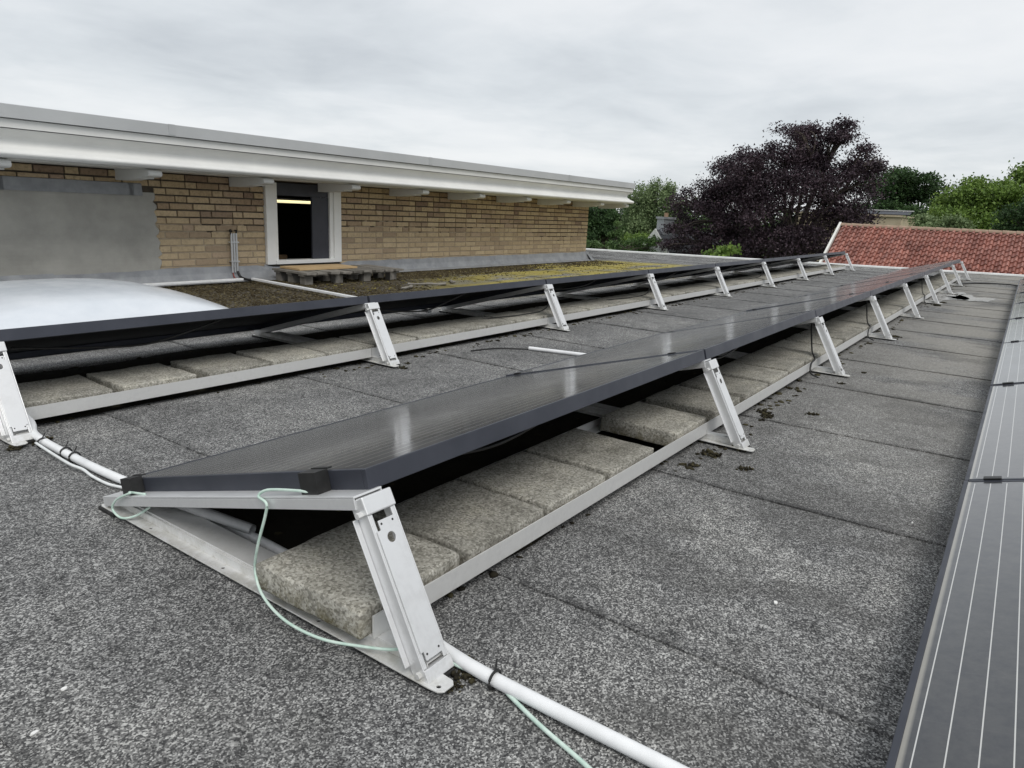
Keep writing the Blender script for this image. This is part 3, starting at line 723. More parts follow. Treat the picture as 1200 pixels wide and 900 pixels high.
panel0 = None; supp = {}
ORD = ['first', 'second', 'third', 'fourth', 'fifth', 'sixth', 'seventh', 'eighth', 'ninth']
def row(name, ox, oy, nb, lab):
    global panel0
    for n in range(nb):
        if panel0 is None: p = panel0 = make_panel()
        else: p = copy_tree(panel0)
        p.location = (ox+n*L-0.028, oy+HY, HZ+random.uniform(-0.001, 0.001)); p.rotation_euler = (-A+random.gauss(0, 0.002), random.gauss(0, 0.0008), 0)
        if n == 0: tag(p, lab['p0'], 'solar panel', lab['pg'])
        elif n == nb-1: tag(p, lab['p1'], 'solar panel', lab['pg'])
        else: tag(p, lab['p'] % ORD[n], 'solar panel', lab['pg'])
    for n in range(nb+1):
        kind = 'end_near' if n == 0 else 'end_far' if n == nb else 'mid'
        if name not in supp: supp[name] = make_support(name == 'C')
        s_ = copy_tree(supp[name])
        clamps(s_, kind, name != 'C')
        s_.location = (ox+n*L, oy, 0.003)
        tag(s_, lab['s0'] if n == 0 else lab['s1'] if n == nb else lab['s'] % ORD[n], 'panel support', lab['sg'])
labB = dict(p='%s solar panel of the middle row, counted from its conduit end', p0='dark framed solar panel at the open conduit end of the middle row', p1='dark framed solar panel ending the middle row towards the red tiled roof', pg='panels of the middle row',
            s='%s aluminium leg frame of the middle row, counted from its conduit end', s0='white aluminium leg frame with white conduit leaving its foot, ending the middle row', s1='aluminium leg frame ending the middle row towards the red tiled roof', sg='leg frames of the middle row')
labA = dict(p='%s solar panel of the brick-wall row, counted from the dome skylight end', p0='dark framed solar panel in front of the white dome skylight', p1='dark framed solar panel ending the brick-wall row towards the red tiled roof', pg='panels of the row beside the brick wall',
            s='%s aluminium leg frame of the brick-wall row, counted from the skylight end', s0='white aluminium leg frame ending the brick-wall row near the dome skylight', s1='aluminium leg frame ending the brick-wall row towards the red tiled roof', sg='leg frames of the brick-wall row')
labC = dict(p='%s panel of the outermost row, thin white lines, counted away from conduit', p0='dark solar panel with thin white lines starting the outermost row away from the wall', p1='dark solar panel ending the outermost row towards the red tiled roof', pg='panels of the outermost row',
            s='%s aluminium leg frame of the outermost panel row, counted away from conduit', s0='aluminium leg frame starting the outermost panel row', s1='aluminium leg frame ending the outermost panel row towards the red roof', sg='leg frames of the outermost row')
row('B', 0.0, 0.0, 8, labB)
row('A', 0.038, 1.806, 8, labA)
row('C', -0.072, -1.758, 8, labC)
for b_ in supp.values():
    for o in list(b_.children_recursive) + [b_]: bpy.data.objects.remove(o, do_unlink=True)

RY = 0.157
for nm, ox, oy, lab in (('B', 0, 0, 'middle panel row'), ('A', 0.038, 1.806, 'brick-wall panel row')):
    for n in range(8):
        x = ox+n*L-0.055+ (0.0)
        o = link_mesh('ballast_rail', front_me, None, (x, oy+RY, 0.0352)); tag(o, ORD[n]+' aluminium angle rail in front of the pavers of the '+lab, 'rail', 'front ballast rails of the '+lab)
        o = link_mesh('ballast_rail', rear_me, None, (x, oy+RY+0.345, 0.0352)); tag(o, ORD[n]+' aluminium angle rail behind the pavers of the '+lab, 'rail', 'rear ballast rails of the '+lab)
    r_ = random.Random(ord(nm)); x = ox + (-0.092 if nm == 'B' else 0.02); n = 0
    gaps = {4: 0.165, 5: 0.06, 6: 0.05, 7: 0.035, 8: 0.02, 11: 0.03} if nm == 'B' else {1: 0.012, 2: 0.03, 3: 0.012, 6: 0.02, 9: 0.03}
    while x < ox+13.2:
        x += r_.uniform(0.008, 0.024) + gaps.get(n, 0) + (0.05 if n > 8 and r_.random() < 0.12 else 0)
        o = link_mesh('paver', pavers[r_.randrange(6)], None, (x+0.148, oy+RY+0.152+r_.uniform(0, 0.008), 0.0392), (r_.gauss(0, 0.006), r_.gauss(0, 0.006), r_.gauss(0, 0.018)+math.pi/2*r_.randrange(4)))
        lb_ = 'concrete ballast paver below the '+ORD[min(7, int((x-ox+0.2)/L))]+' panel of the '+lab+', from conduit end'
        if n == 0: lb_ = 'grey-beige concrete paver ending the line of ballast under the '+lab
        if nm == 'B' and n == 4: lb_ = 'rough thick concrete paver beside a wide gap in the middle row ballast'
        tag(o, lb_, 'paver', 'ballast pavers of the '+lab)
        x += 0.297; n += 1

# ---------------------------------------------------------------- conduits, wires and cables
def wire(name, pts, r, m_, label, cat='cable', n=8):
    o = MB().tube(smooth_path(pts, 10), r, n).build(name, m_, smooth=True); return tag(o, label, cat)
wire('conduit', [(0.075, 2.6, 0.075), (0.07, 1.98, 0.05), (0.04, 1.81, 0.024), (0.036, 1.5, 0.018), (0.043, 1.26, 0.018), (0.066, 1.0, 0.018), (0.064, 0.6, 0.018), (0.045, 0.2, 0.018), (0.022, 0.04, 0.018), (0.013, -0.093, 0.018), (0.016, -0.40, 0.018), (0.02, -0.66, 0.018), (0.02, -1.0, 0.05)], 0.0125, pvc, 'white plastic conduit crossing the roof felt between the panel row ends', 'conduit', 12)
wire('earth_wire', [tuple(at_z(u, v, z)) for u, v, z in ((42, 519, .03), (62, 532, .022), (82, 544, .02), (97, 550, .018), (108, 558, .01), (126, 567, .01), (146, 572, .012))]+[(0.02, 1.17, 0.02)], 0.0042, wire_white, 'thin white wire tied along the conduit near the dome skylight', 'wire')
wire('earth_wire', [(0.012, 0.09, 0.02)]+[tuple(at_z(u, v, z)) for u, v, z in ((529, 776, .013), (558, 789, .013), (583, 801, .013), (602, 820, .010), (635, 852, .009), (690, 900, .009), (740, 950, .009))], 0.0038, wire_green, 'pale green wire leaving the conduit onto the felt beside the leg foot', 'wire')
for y, x in ((1.60, 0.038), (1.54, 0.037), (1.74, 0.03), (-0.075, 0.012)):
    ring = [(x+0.0165*math.cos(q*math.pi/8), y, 0.0185+0.0165*math.sin(q*math.pi/8)) for q in range(17)]
    o = MB().tube(ring, 0.0028, 6, False); o.tube([(x, y, 0.035), (x+0.012, y+0.006, 0.05)], 0.002, 5)
    o = o.build('cable_tie', black_plastic)
    tag(o, {1.60: 'black cable tie round the conduit, farther one of a close pair', 1.54: 'black cable tie round the conduit, nearer the middle row of a close pair', 1.74: 'black cable tie round the conduit close to the brick-wall row leg', -0.075: 'black cable tie round the conduit beside the middle row leg foot'}[y], 'cable tie')
# grey loose tube below the near panel, pvc stick on the felt
def hollow(p0, p1, r, m_, name, label, cat):
    mb = MB().tube([p0, p1], r, 12, False); mb.tube([p0, p1], r*0.8, 12, False)
    o = mb.build(name, m_, smooth=True); return tag(o, label, cat)
hollow(tuple(at_z(205, 588, 0.062)), tuple(at_z(296, 621, 0.036)), 0.013, pvc_grey, 'tube', 'loose grey plastic tube lying open-ended below the middle row panel', 'tube')
a_, b_ = at_z(620, 408, 0.015), at_z(694, 417, 0.015)
hollow(tuple(a_), tuple(b_), 0.011, pvc, 'tube', 'short white plastic tube lying loose on felt between panel rows', 'tube')
wire('earth_wire', [tuple(a_ + np.array([0.0, 0.0, -0.006])), tuple(a_+np.array([-0.12, 0.14, -0.006])), tuple(a_+np.array([-0.3, 0.2, -0.006]))], 0.004, black_plastic, 'dark cable running from the loose white tube to the panels', 'wire')
def S(s_, h, x): return (x, HY+s_*ca+h*sa, HZ-s_*sa+h*ca)
wire('earth_wire', [S(0.12, 0.004, -0.055), S(0.16, 0.010, -0.060), S(0.25, 0.014, -0.066), S(0.275, 0.004, -0.074)] + [tuple(at_x(u, v, x)) for u, v, x in ((312, 590, -.079), (311, 604, -.080), (302, 640, -.085))] + [tuple(at_z(u, v, z)) for u, v, z in ((299, 668, .075), (308, 698, .045), (334, 727, .030), (375, 748, .026), (420, 757, .028), (462, 761, .036))] + [(-0.03, 0.07, 0.05)], 0.0030, wire_green, 'pale green earth wire hanging from the sloping rail to leg foot', 'wire')
wire('earth_wire', [S(0.78, 0.003, -0.055), S(0.84, 0.010, -0.062)] + [tuple(at_x(u, v, x)) for u, v, x in ((152, 578, -.074), (136, 586, -.082), (132, 597, -.085), (143, 607, -.082), (160, 604, -.062), (176, 594, -.045))], 0.0030, wire_green, 'pale green earth wire looped round the low end of sloping rail', 'wire')
r_ = random.Random(11)
for nm, ox, oy, lab in (('B', 0, 0, 'middle panel row'), ('A', 0.038, 1.806, 'brick-wall panel row')):
    for n in range(8):
        x0 = ox+n*L; q = lambda s_, h, x: (x, oy+HY+s_*ca+h*sa, HZ-s_*sa+h*ca)
        sg = r_.uniform(0.04, 0.10)
        wire('panel_cable', [q(0.12, 0.015, x0+0.9), q(0.13, -0.02, x0+0.75), q(0.16, -sg*0.7, x0+0.55), q(0.2, -sg*0.5, x0+0.35), q(0.16, -0.012, x0+0.08)], 0.0045, black_plastic, 'black cable sagging below the '+ORD[n]+' panel of the '+lab+', from conduit end', 'cable', 6)['group'] = 'sagging cables of the '+lab
        if n in (2, 3, 5):
            wire('drop_cable', [(x0-0.03, oy+0.215, 0.275), (x0-0.028, oy+0.205, 0.20), (x0-0.05, oy+0.185, 0.12), (x0-0.12, oy+0.150, 0.092), (x0-0.24, oy+0.140, 0.085), (x0-0.27, oy+0.13, 0.04), (x0-0.22, oy+0.10, 0.012)] if nm == 'B' else
                 [(x0-0.03, oy+0.215, 0.275), (x0+0.02, oy+0.20, 0.20), (x0-0.05, oy+0.20, 0.13), (x0-0.25, oy+0.26, 0.105), (x0-0.5, oy+0.32, 0.10), (x0-0.7, oy+0.5, 0.06)], 0.0045, black_plastic,
                 'black cable dropping from the '+ORD[n]+' leg of the '+lab+' onto pavers', 'cable', 6)['group'] = 'dropped cables of the '+lab
wire('panel_cable', [(11.9, 0.1, 0.02), (12.6, -0.1, 0.016), (13.0, -0.5, 0.012), (12.8, -0.75, 0.012), (13.1, -1.0, 0.02)], 0.012, black_plastic, 'dark cable lying across the felt between two row ends', 'cable')

# ---------------------------------------------------------------- moss, litter, silt, puddles
def ico():
    bm = bmesh.new(); bmesh.ops.create_icosphere(bm, subdivisions=1, radius=1.0)
    v = np.array([p.co for p in bm.verts]); f = np.array([[q.index for q in p.verts] for p in bm.faces]); bm.free(); return v, f
IV, IF = ico()
def np_mesh(name, V, Fc, m_, smooth=False):
    me = bpy.data.meshes.new(name); k = Fc.shape[1]
    me.vertices.add(len(V)); me.vertices.foreach_set('co', V.astype(np.float32).ravel())
    me.loops.add(Fc.size); me.loops.foreach_set('vertex_index', Fc.astype(np.int32).ravel())
    me.polygons.add(len(Fc)); me.polygons.foreach_set('loop_start', np.arange(0, Fc.size, k, dtype=np.int32))
    me.update(); me.validate()
    if m_: me.materials.append(m_)
    if smooth: me.shade_smooth()
    return me
def clumps(pts, sizes, flat, r):
    n = len(pts); V = np.repeat(IV[None], n, 0)*(1+r.normal(0, 0.22, (n, len(IV), 1)))
    V *= (sizes[:, None, None]*np.stack([r.uniform(.7, 1.5, n), r.uniform(.7, 1.5, n), np.full(n, flat)*r.uniform(.6, 1.4, n)], 1)[:, None, :])
    th = r.uniform(0, 6.28, n); c_, s_ = np.cos(th)[:, None], np.sin(th)[:, None]
    x = V[..., 0]*c_-V[..., 1]*s_; y = V[..., 0]*s_+V[..., 1]*c_
    V = np.stack([x, y, V[..., 2]], -1)+pts[:, None, :]
    Fc = IF[None]+(np.arange(n)*len(IV))[:, None, None]
    return V.reshape(-1, 3), Fc.reshape(-1, 3)
def moss_material(name, cols):
    M, t, b = mat(name, rough=0.95, spec=0.15)
    gi = N(t, 'ShaderNodeNewGeometry')
    n_ = noise(t, gi.outputs['Position'], 3.0, 5, 0.7)
    k = math_n(t, 'ADD', math_n(t, 'MULTIPLY', gi.outputs['Random Per Island'], 0.5), math_n(t, 'MULTIPLY', n_, 0.5))
    t.links.new(ramp(t, k, cols), b.inputs['Base Color'])
    bump(t, b, noise(t, gi.outputs['Position'], 160, 4, 0.7), 0.8, 0.004)
    return M
moss_brown = moss_material('brown_moss', [(0.2, (0.022, 0.017, 0.010)), (0.42, (0.05, 0.039, 0.021)), (0.6, (0.075, 0.061, 0.034)), (0.82, (0.14, 0.12, 0.07))])
moss_dark = moss_material('dark_moss', [(0.25, (0.016, 0.014, 0.010)), (0.5, (0.036, 0.032, 0.020)), (0.75, (0.07, 0.062, 0.034))])
moss_yel = moss_material('yellow_moss', [(0.25, (0.10, 0.085, 0.02)), (0.5, (0.21, 0.175, 0.04)), (0.75, (0.30, 0.26, 0.075))])
r2 = np.random.default_rng(4)
def scatter(n, x0, x1, y0, y1, keep):
    out = []
    while len(out) < n:
        x, y = r2.uniform(x0, x1), r2.uniform(y0, y1)
        if r2.random() < keep(x, y): out.append((x, y, 0.004))
    return np.array(out)
def kb(x, y):
    if abs(x-DX) < DH+0.02 and abs(y-DY) < DH+0.02: return 0
    k = 0.5+0.9*mnz.noise((x*0.9, y*1.1, 3.1))
    if y > 4.85: k += 0.45
    if x > 4.6: k *= max(0.0, 1-(5.25-y)*0.85) if y < 5.25 else 1
    if x > 8.0: k *= 0.5
    if x > 4.4 and y < 4.75: k *= 0.12
    return k
pts = scatter(17000, 1.7, 10.2, 3.2, 5.40, kb)
V, Fc = clumps(pts, r2.uniform(0.004, 0.013, len(pts)), 0.6, r2)
o = link_mesh('moss_carpet', np_mesh('moss_carpet', V, Fc, moss_brown, True)); tag(o, 'brown dried moss growing on the felt along the brick wall', 'moss', kind='stuff')
def ky(x, y): return (0.35+1.1*mnz.noise((x*0.5, y*2.0, 8.7)))*(1 if x > 3.6 else 0.25)
pts = scatter(1300, 3.2, 10.6, 3.1, 5.2, ky)
V, Fc = clumps(pts, r2.uniform(0.005, 0.012, len(pts)), 0.35, r2)
o = link_mesh('yellow_moss', np_mesh('yellow_moss', V, Fc, moss_yel, True)); tag(o, 'yellow green moss cushions on the felt behind the panel row', 'moss', kind='stuff')
# dark debris lying under the panels of the two rows
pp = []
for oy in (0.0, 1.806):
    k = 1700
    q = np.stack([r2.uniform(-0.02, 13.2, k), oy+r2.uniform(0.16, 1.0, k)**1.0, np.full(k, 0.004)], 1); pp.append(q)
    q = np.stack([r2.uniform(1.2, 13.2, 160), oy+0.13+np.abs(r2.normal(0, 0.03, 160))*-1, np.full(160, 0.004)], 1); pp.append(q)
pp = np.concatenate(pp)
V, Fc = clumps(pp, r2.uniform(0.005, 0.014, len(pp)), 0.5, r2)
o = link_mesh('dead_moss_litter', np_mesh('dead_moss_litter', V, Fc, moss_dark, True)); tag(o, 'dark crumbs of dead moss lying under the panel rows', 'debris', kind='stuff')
dirt_shade_m = moss_material('dark_dirt_shade', [(0.25, (0.010, 0.009, 0.007)), (0.5, (0.020, 0.018, 0.013)), (0.75, (0.045, 0.040, 0.026))])  # dirt colour, kept near black to paint in the deep shade below the panels
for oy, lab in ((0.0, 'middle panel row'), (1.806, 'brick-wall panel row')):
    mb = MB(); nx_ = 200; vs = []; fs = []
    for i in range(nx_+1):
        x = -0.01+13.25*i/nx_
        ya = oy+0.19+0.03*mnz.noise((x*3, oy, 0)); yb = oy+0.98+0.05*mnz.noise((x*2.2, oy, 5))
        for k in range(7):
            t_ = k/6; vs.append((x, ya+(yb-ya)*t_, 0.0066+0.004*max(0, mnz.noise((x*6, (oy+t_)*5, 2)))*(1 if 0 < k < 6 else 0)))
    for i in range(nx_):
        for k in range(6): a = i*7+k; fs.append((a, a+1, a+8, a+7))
    o = mb.add(vs, fs).build('dirt_shade_layer', dirt_shade_m, smooth=True); tag(o, 'dark layer of dirt and painted shade on the felt below the '+lab, 'dirt', kind='stuff')
# single clumps around the feet of the middle row
cl_me = []
for k in range(5):
    n = 40; q = np.stack([r2.normal(0, 0.018, n), r2.normal(0, 0.013, n), r2.uniform(0, 0.010, n)], 1)
    V, Fc = clumps(q, r2.uniform(0.003, 0.008, n), 0.8, r2); cl_me.append(np_mesh('moss_clump', V, Fc, moss_dark, True))
spots = [(870-30, 500), (905, 487), (910, 471), (925, 468), (860, 548), (838, 508), (800, 545)]
cpos = []
for n in range(1, 8):
    for k in range(3): cpos.append((n*L+r2.uniform(-0.28, 0.22), r2.uniform(-0.07, 0.12)))
for u, v in ((951, 486), (900, 488), (893, 483), (897, 490), (811, 546), (926, 455), (936, 446)):
    p_ = at_z(u, v, 0.004); cpos.append((p_[0], p_[1]))
for (x, y) in ((0.006, -0.02), (-0.035, -0.018), (0.035, 0.01), (0.05, 1.80), (-0.03, 1.785), (1.68, 1.77), (1.78, 1.83)): cpos.append((x, y))
for i, (x, y) in enumerate(cpos):
    o = link_mesh('moss_clump', cl_me[i % 5], None, (x, y, 0.003), (0, 0, r2.uniform(0, 6)))
    s_ = r2.uniform(0.45, 1.1); o.scale = (s_, s_, s_)
    tag(o, 'dark clump of moss lying on the felt beside a leg foot', 'moss clump', 'moss clumps beside the leg feet')
chip_m = varied('white_chip', (0.7, 0.7, 0.68), (0.8, 0.8, 0.78), 40, 0.7)
for i, (u, v, w_, lb_) in enumerate(((909, 707, 0.006, 'small white chip lying on felt between the middle and outermost row'), (1069, 613, 0.004, 'tiny white chip on pale felt beside the outermost row'), (40, 860, 0.006, 'small white chip on the open felt away from the panels'), (75, 808, 0.005, 'pale grey chip on open felt near the white chip'))):
    c0 = at_z(u, v, 0.006); rr = random.Random(i)
    vs = [(w_*math.cos(q*0.9)*rr.uniform(.7, 1.3), w_*0.6*math.sin(q*0.9)*rr.uniform(.7, 1.3), z) for z in (0.0, 0.003) for q in range(7)]
    o = MB().add(vs, [tuple(range(7)), tuple(range(7, 14))] + [(q, (q+1) % 7, 7+(q+1) % 7, 7+q) for q in range(7)]).build('paint_chip', chip_m, loc=tuple(c0)); tag(o, lb_, 'chip')
for i, (u, v, l_, a_, lb_) in enumerate(((478, 337, 0.22, 0.3, 'grey flake of bark on the moss below the brick wall'), (500, 333, 0.42, -0.5, 'long broken stick on the moss below the brick wall'), (530, 330, 0.16, 0.9, 'short broken stick on the moss below the brick wall'))):
    c0 = at_z(u, v, 0.02); r_ = random.Random(i)
    pth = [(l_*(k/5-0.5), 0.02*r_.uniform(-1, 1), 0.006*r_.uniform(0, 1)) for k in range(6)]
    o = MB().tube(pth, [0.012*r_.uniform(0.7, 1.4) for _ in pth], 6).build('stick', greyw, loc=tuple(c0)); o.rotation_euler.z = a_; tag(o, lb_, 'stick')
# puddles
water, wt, wb = mat('rain_water', (0.10, 0.10, 0.095), 0.2); wb.inputs['IOR'].default_value = 1.33
wt.links.new(ramp(wt, noise(wt, pos(wt), 5, 4), [(0.3, (0.24, 0.235, 0.225)), (0.7, (0.40, 0.39, 0.375))]), wb.inputs['Base Color'])  # pale silt colour with the bright wet sheen painted in
for (u, v, rx, ry, k) in ((1100, 345, 0.9, 0.22, 1), (1062+75, 350, 0.42, 0.22, 2), (1090, 339, 0.3, 0.12, 5)):
    c0 = at_z(u, v, 0.0); n = 90
    vs = []
    for q in [2*math.pi*i/n for i in range(n)]:
        w_ = 1+0.8*mnz.noise((math.cos(q)*1.4+k*7, math.sin(q)*1.4, k))+0.5*mnz.noise((math.cos(q)*4, math.sin(q)*4+k*5, k))
        vs.append((c0[0]+rx*math.cos(q)*w_, c0[1]+ry*math.sin(q)*w_, 0.0068))
    o = MB().add(vs, [tuple(range(n))]).build('puddle', water); tag(o, kind='structure')

# ---------------------------------------------------------------- red tiled neighbour roof
def tile_material():
    M, t, b = mat('red_roof_tile', rough=0.42, spec=0.5)
    gi = N(t, 'ShaderNodeNewGeometry')
    p = gi.outputs['Position']
    col = ramp(t, gi.outputs['Random Per Island'], [(0.0, (0.19, 0.078, 0.062)), (0.35, (0.29, 0.118, 0.092)), (0.7, (0.37, 0.165, 0.13)), (1.0, (0.27, 0.122, 0.10))])
    col = mix_c(t, 1.0, col, ramp(t, noise(t, p, 1.3, 6, 0.7), [(0.3, (0.62, 0.62, 0.62)), (0.5, (1, 1, 1)), (0.7, (1.15, 1.12, 1.08))]), 'MULTIPLY')
    col = mix_c(t, math_n(t, 'MULTIPLY', ramp(t, noise(t, p, 7, 6, 0.7), [(0.5, (0, 0, 0)), (0.72, (1, 1, 1))]), 0.35), col, (0.10, 0.075, 0.06))
    t.links.new(col, b.inputs['Base Color']); return M
tile_m = tile_material()
RX1, RZ1 = 26.2, at_x(1100, 266.5, 26.2)[2]
EX = 23.2; pitch = rad(31); EZ = RZ1-(RX1-EX)*math.tan(pitch)
YL = at_x(986, 262, RX1)[1]; YR = YL-15.0
th = empty('tiled_house', (RX1, YL-7, GZ)); tag(th, 'neighbouring house with long red pantile roof beyond the flat roof', 'house')
def PH(mb, name, m_, par=th, **kw): mb.xf(lambda x, y, z: (x-RX1, y-(YL-7), z-GZ)); return mb.build(name, m_, par, **kw)
wall_c = varied('house_brick', (0.25, 0.16, 0.10), (0.36, 0.25, 0.17), 1.5, 0.9)
bx0, bx1 = EX+0.35, 2*RX1-EX-0.35
PH(MB().add([(bx0, YL-.1, GZ), (bx1, YL-.1, GZ), (bx1, YL-.1, EZ+.1), (RX1, YL-.1, RZ1-0.12), (bx0, YL-.1, EZ+.1), (bx0, YR, GZ), (bx1, YR, GZ), (bx1, YR, EZ+.1), (RX1, YR, RZ1-0.12), (bx0, YR, EZ+.1)],
       [(0, 1, 2, 3, 4), (5, 6, 7, 8, 9), (0, 1, 6, 5), (1, 2, 7, 6), (2, 3, 8, 7), (3, 4, 9, 8), (4, 0, 5, 9)]), 'wall', wall_c)
tw, tg = 0.178, 0.275
sl_len = (RX1-EX)/math.cos(pitch); nrow = int(sl_len/tg)+1; ncol = int((YL-YR)/tw)
tv = []; tf = []
prof = [(0.0, -0.004), (0.02, 0.004), (0.062, 0.010), (0.085, 0.024), (0.115, 0.046), (0.142, 0.048), (0.165, 0.030), (0.176, -0.012)]
rt = random.Random(2)
for i in range(nrow):
    for j in range(ncol):
        k = len(tv); s0 = sl_len-(i+1)*tg; s1 = s0+tg+0.05          # s measured down the slope from ridge
        s0 = max(s0, 0.02); jz = rt.uniform(-0.004, 0.004); js = rt.uniform(-0.006, 0.006)
        for (s_, lift) in ((s0, 0.0), (s1+js, 0.042+jz)):
            for (w_, h_) in prof:
                hh = h_*1.5+lift+0.01; y = YL-0.05-j*tw-w_
                tv.append((RX1-s_*math.cos(pitch)-hh*math.sin(pitch), y, RZ1-0.10-s_*math.sin(pitch)+hh*math.cos(pitch)))
        for (w_, h_) in prof:
            hh = h_*0.4-0.01+jz; y = YL-0.05-j*tw-w_; s_ = s1+js
            tv.append((RX1-s_*math.cos(pitch)-hh*math.sin(pitch), y, RZ1-0.10-s_*math.sin(pitch)+hh*math.cos(pitch)))
        n = len(prof)
        for q in range(n-1):
            tf += [(k+q, k+q+1, k+n+q+1, k+n+q), (k+n+q, k+n+q+1, k+2*n+q+1, k+2*n+q)]
rp = MB().add([(EX-0.1, YL, EZ-0.16), (RX1, YL, RZ1-0.12), (2*RX1-EX+0.1, YL, EZ-0.16), (EX-0.1, YR, EZ-0.16), (RX1, YR, RZ1-0.12), (2*RX1-EX+0.1, YR, EZ-0.16)], [(0, 1, 4, 3), (1, 2, 5, 4)])
rfo = PH(rp, 'roof', varied('roof_boards', (0.10, 0.04, 0.03), (0.13, 0.05, 0.035), 3, 0.9))
mb = MB(); mb.v = tv; mb.f = tf
o = PH(mb, 'roof_tiles', tile_m, rfo); tag(o, kind='stuff')
ridge_m = varied('ridge_tile', (0.24, 0.17, 0.12), (0.36, 0.27, 0.20), 6, 0.8)
y = YL
while y > YR:
    MBr = MB(); n = 7
    vs = []
    for yy, rr in ((y-0.37, 0.085), (y+0.02, 0.10)):
        vs += [(RX1+rr*math.cos(q), yy, RZ1-0.09+rr*math.sin(q)) for q in [math.pi*i/n for i in range(n+1)]]
    PH(MBr.add(vs, [(i, i+1, n+2+i, n+1+i) for i in range(n)]), 'ridge_tile', ridge_m, rfo); y -= 0.36
vw = varied('white_bargeboard', (0.6, 0.6, 0.57), (0.74, 0.74, 0.7), 4, 0.6)
PH(MB().add([(EX-0.1, YL+0.0, EZ-0.22), (RX1, YL, RZ1-0.16), (RX1, YL, RZ1+0.03), (EX-0.1, YL, EZ-0.03), (EX-0.1, YL+0.07, EZ-0.22), (RX1, YL+0.07, RZ1-0.16), (RX1, YL+0.07, RZ1+0.03), (EX-0.1, YL+0.07, EZ-0.03)],
        [(0, 1, 2, 3), (4, 5, 6, 7), (0, 1, 5, 4), (1, 2, 6, 5), (2, 3, 7, 6), (3, 0, 4, 7)]), 'bargeboard', vw)

# ---------------------------------------------------------------- houses farther off
def far_house(name, label, x, y, w, d, ze, zr, roof_m, wall_m, chim=None, rot=0):
    h = empty(name, (x, y, GZ), (0, 0, rot)); tag(h, label, 'house')
    a, b_ = w/2, d/2; e, rz = ze-GZ, zr-GZ
    MB().add([(-a, -b_, 0), (a, -b_, 0), (a, b_, 0), (-a, b_, 0), (-a, -b_, e), (a, -b_, e), (a, b_, e), (-a, b_, e), (0, -b_, rz-0.1), (0, b_, rz-0.1)],
             [(0, 1, 5, 8, 4), (3, 2, 6, 9, 7), (0, 4, 7, 3), (1, 5, 6, 2), (4, 8, 9, 7), (5, 8, 9, 6)]).build('wall', wall_m, h)
    rf = MB(); o_ = 0.3
    k = (rz-e)/a
    for sgn in (-1, 1):
        p = [(sgn*(a+o_), e-o_*k), (0, rz), (0, rz+0.14), (sgn*(a+o_), e-o_*k+0.14)]
        rf.add([(x_, -b_-o_, z_) for x_, z_ in p]+[(x_, b_+o_, z_) for x_, z_ in p], [(0, 1, 2, 3), (4, 5, 6, 7), (0, 1, 5, 4), (1, 2, 6, 5), (2, 3, 7, 6), (3, 0, 4, 7)])
    rfo_ = rf.build('roof', roof_m, h)
    rows_ = MB(); nr = 12                                        # courses of slates
    for sgn in (-1, 1):
        for q in range(nr):
            t0, t1 = q/nr, (q+1)/nr+0.02
            f_ = lambda t, lift: (sgn*(a+o_)*t, rz+0.145-(rz-e+o_*k)*t+lift)
            (xa, za), (xb, zb_) = f_(t0, 0.0), f_(min(t1, 1), 0.05)
            rows_.add([(xa, -b_-o_, za), (xa, b_+o_, za), (xb, b_+o_, zb_), (xb, -b_-o_, zb_), (xb, b_+o_, zb_-0.05), (xb, -b_-o_, zb_-0.05)], [(0, 1, 2, 3), (3, 2, 4, 5)])
    so_ = rows_.build('slate_courses', roof_m, rfo_); tag(so_, kind='stuff')
    for sgn in (-1, 1):
        MB().add([(x_, y_, z_) for y_ in (b_+o_+.001, b_+o_+0.08) for x_, z_ in ((sgn*(a+o_), e-o_*k-0.1), (sgn*0.002, rz-0.1), (sgn*0.002, rz+0.2), (sgn*(a+o_), e-o_*k+0.2))], [(0, 1, 2, 3), (4, 5, 6, 7), (0, 1, 5, 4), (1, 2, 6, 5), (2, 3, 7, 6), (3, 0, 4, 7)]).build('bargeboard', vw, h)
    if chim:
        cx_, cy_, cw, ch = chim
        c_ = MB().box(-cw/2, cw/2, -cw/2, cw/2, -0.6, ch).box(-cw/2-.06, cw/2+.06, -cw/2-.06, cw/2+.06, ch+.001, ch+0.12).build('chimney', varied('chimney_render', (0.30, 0.31, 0.33), (0.42, 0.43, 0.45), 3, 0.85), h, loc=(cx_, cy_, rz))
        MB().tube([(0, 0, ch+0.12), (0, 0, ch+0.35)], 0.12, 8).build('chimney_pot', wall_c, c_)
    return h
slate = varied('grey_slate', (0.055, 0.058, 0.065), (0.11, 0.115, 0.125), 3, 0.6)
render_l = varied('pale_render', (0.50, 0.51, 0.52), (0.62, 0.62, 0.62), 1.5, 0.8)
q0 = at_x(790, 277, 44.0)
q0 = at_x(786, 272, 40.0); hq = far_house('slate_house', 'grey slate roofed house with square chimney beside the purple tree', 40.0, q0[1]-1.6, 6.0, 5.0, -2.6, q0[2]+0.0, slate, render_l, (0.0, 2.2, 0.7, 0.75), rad(58))
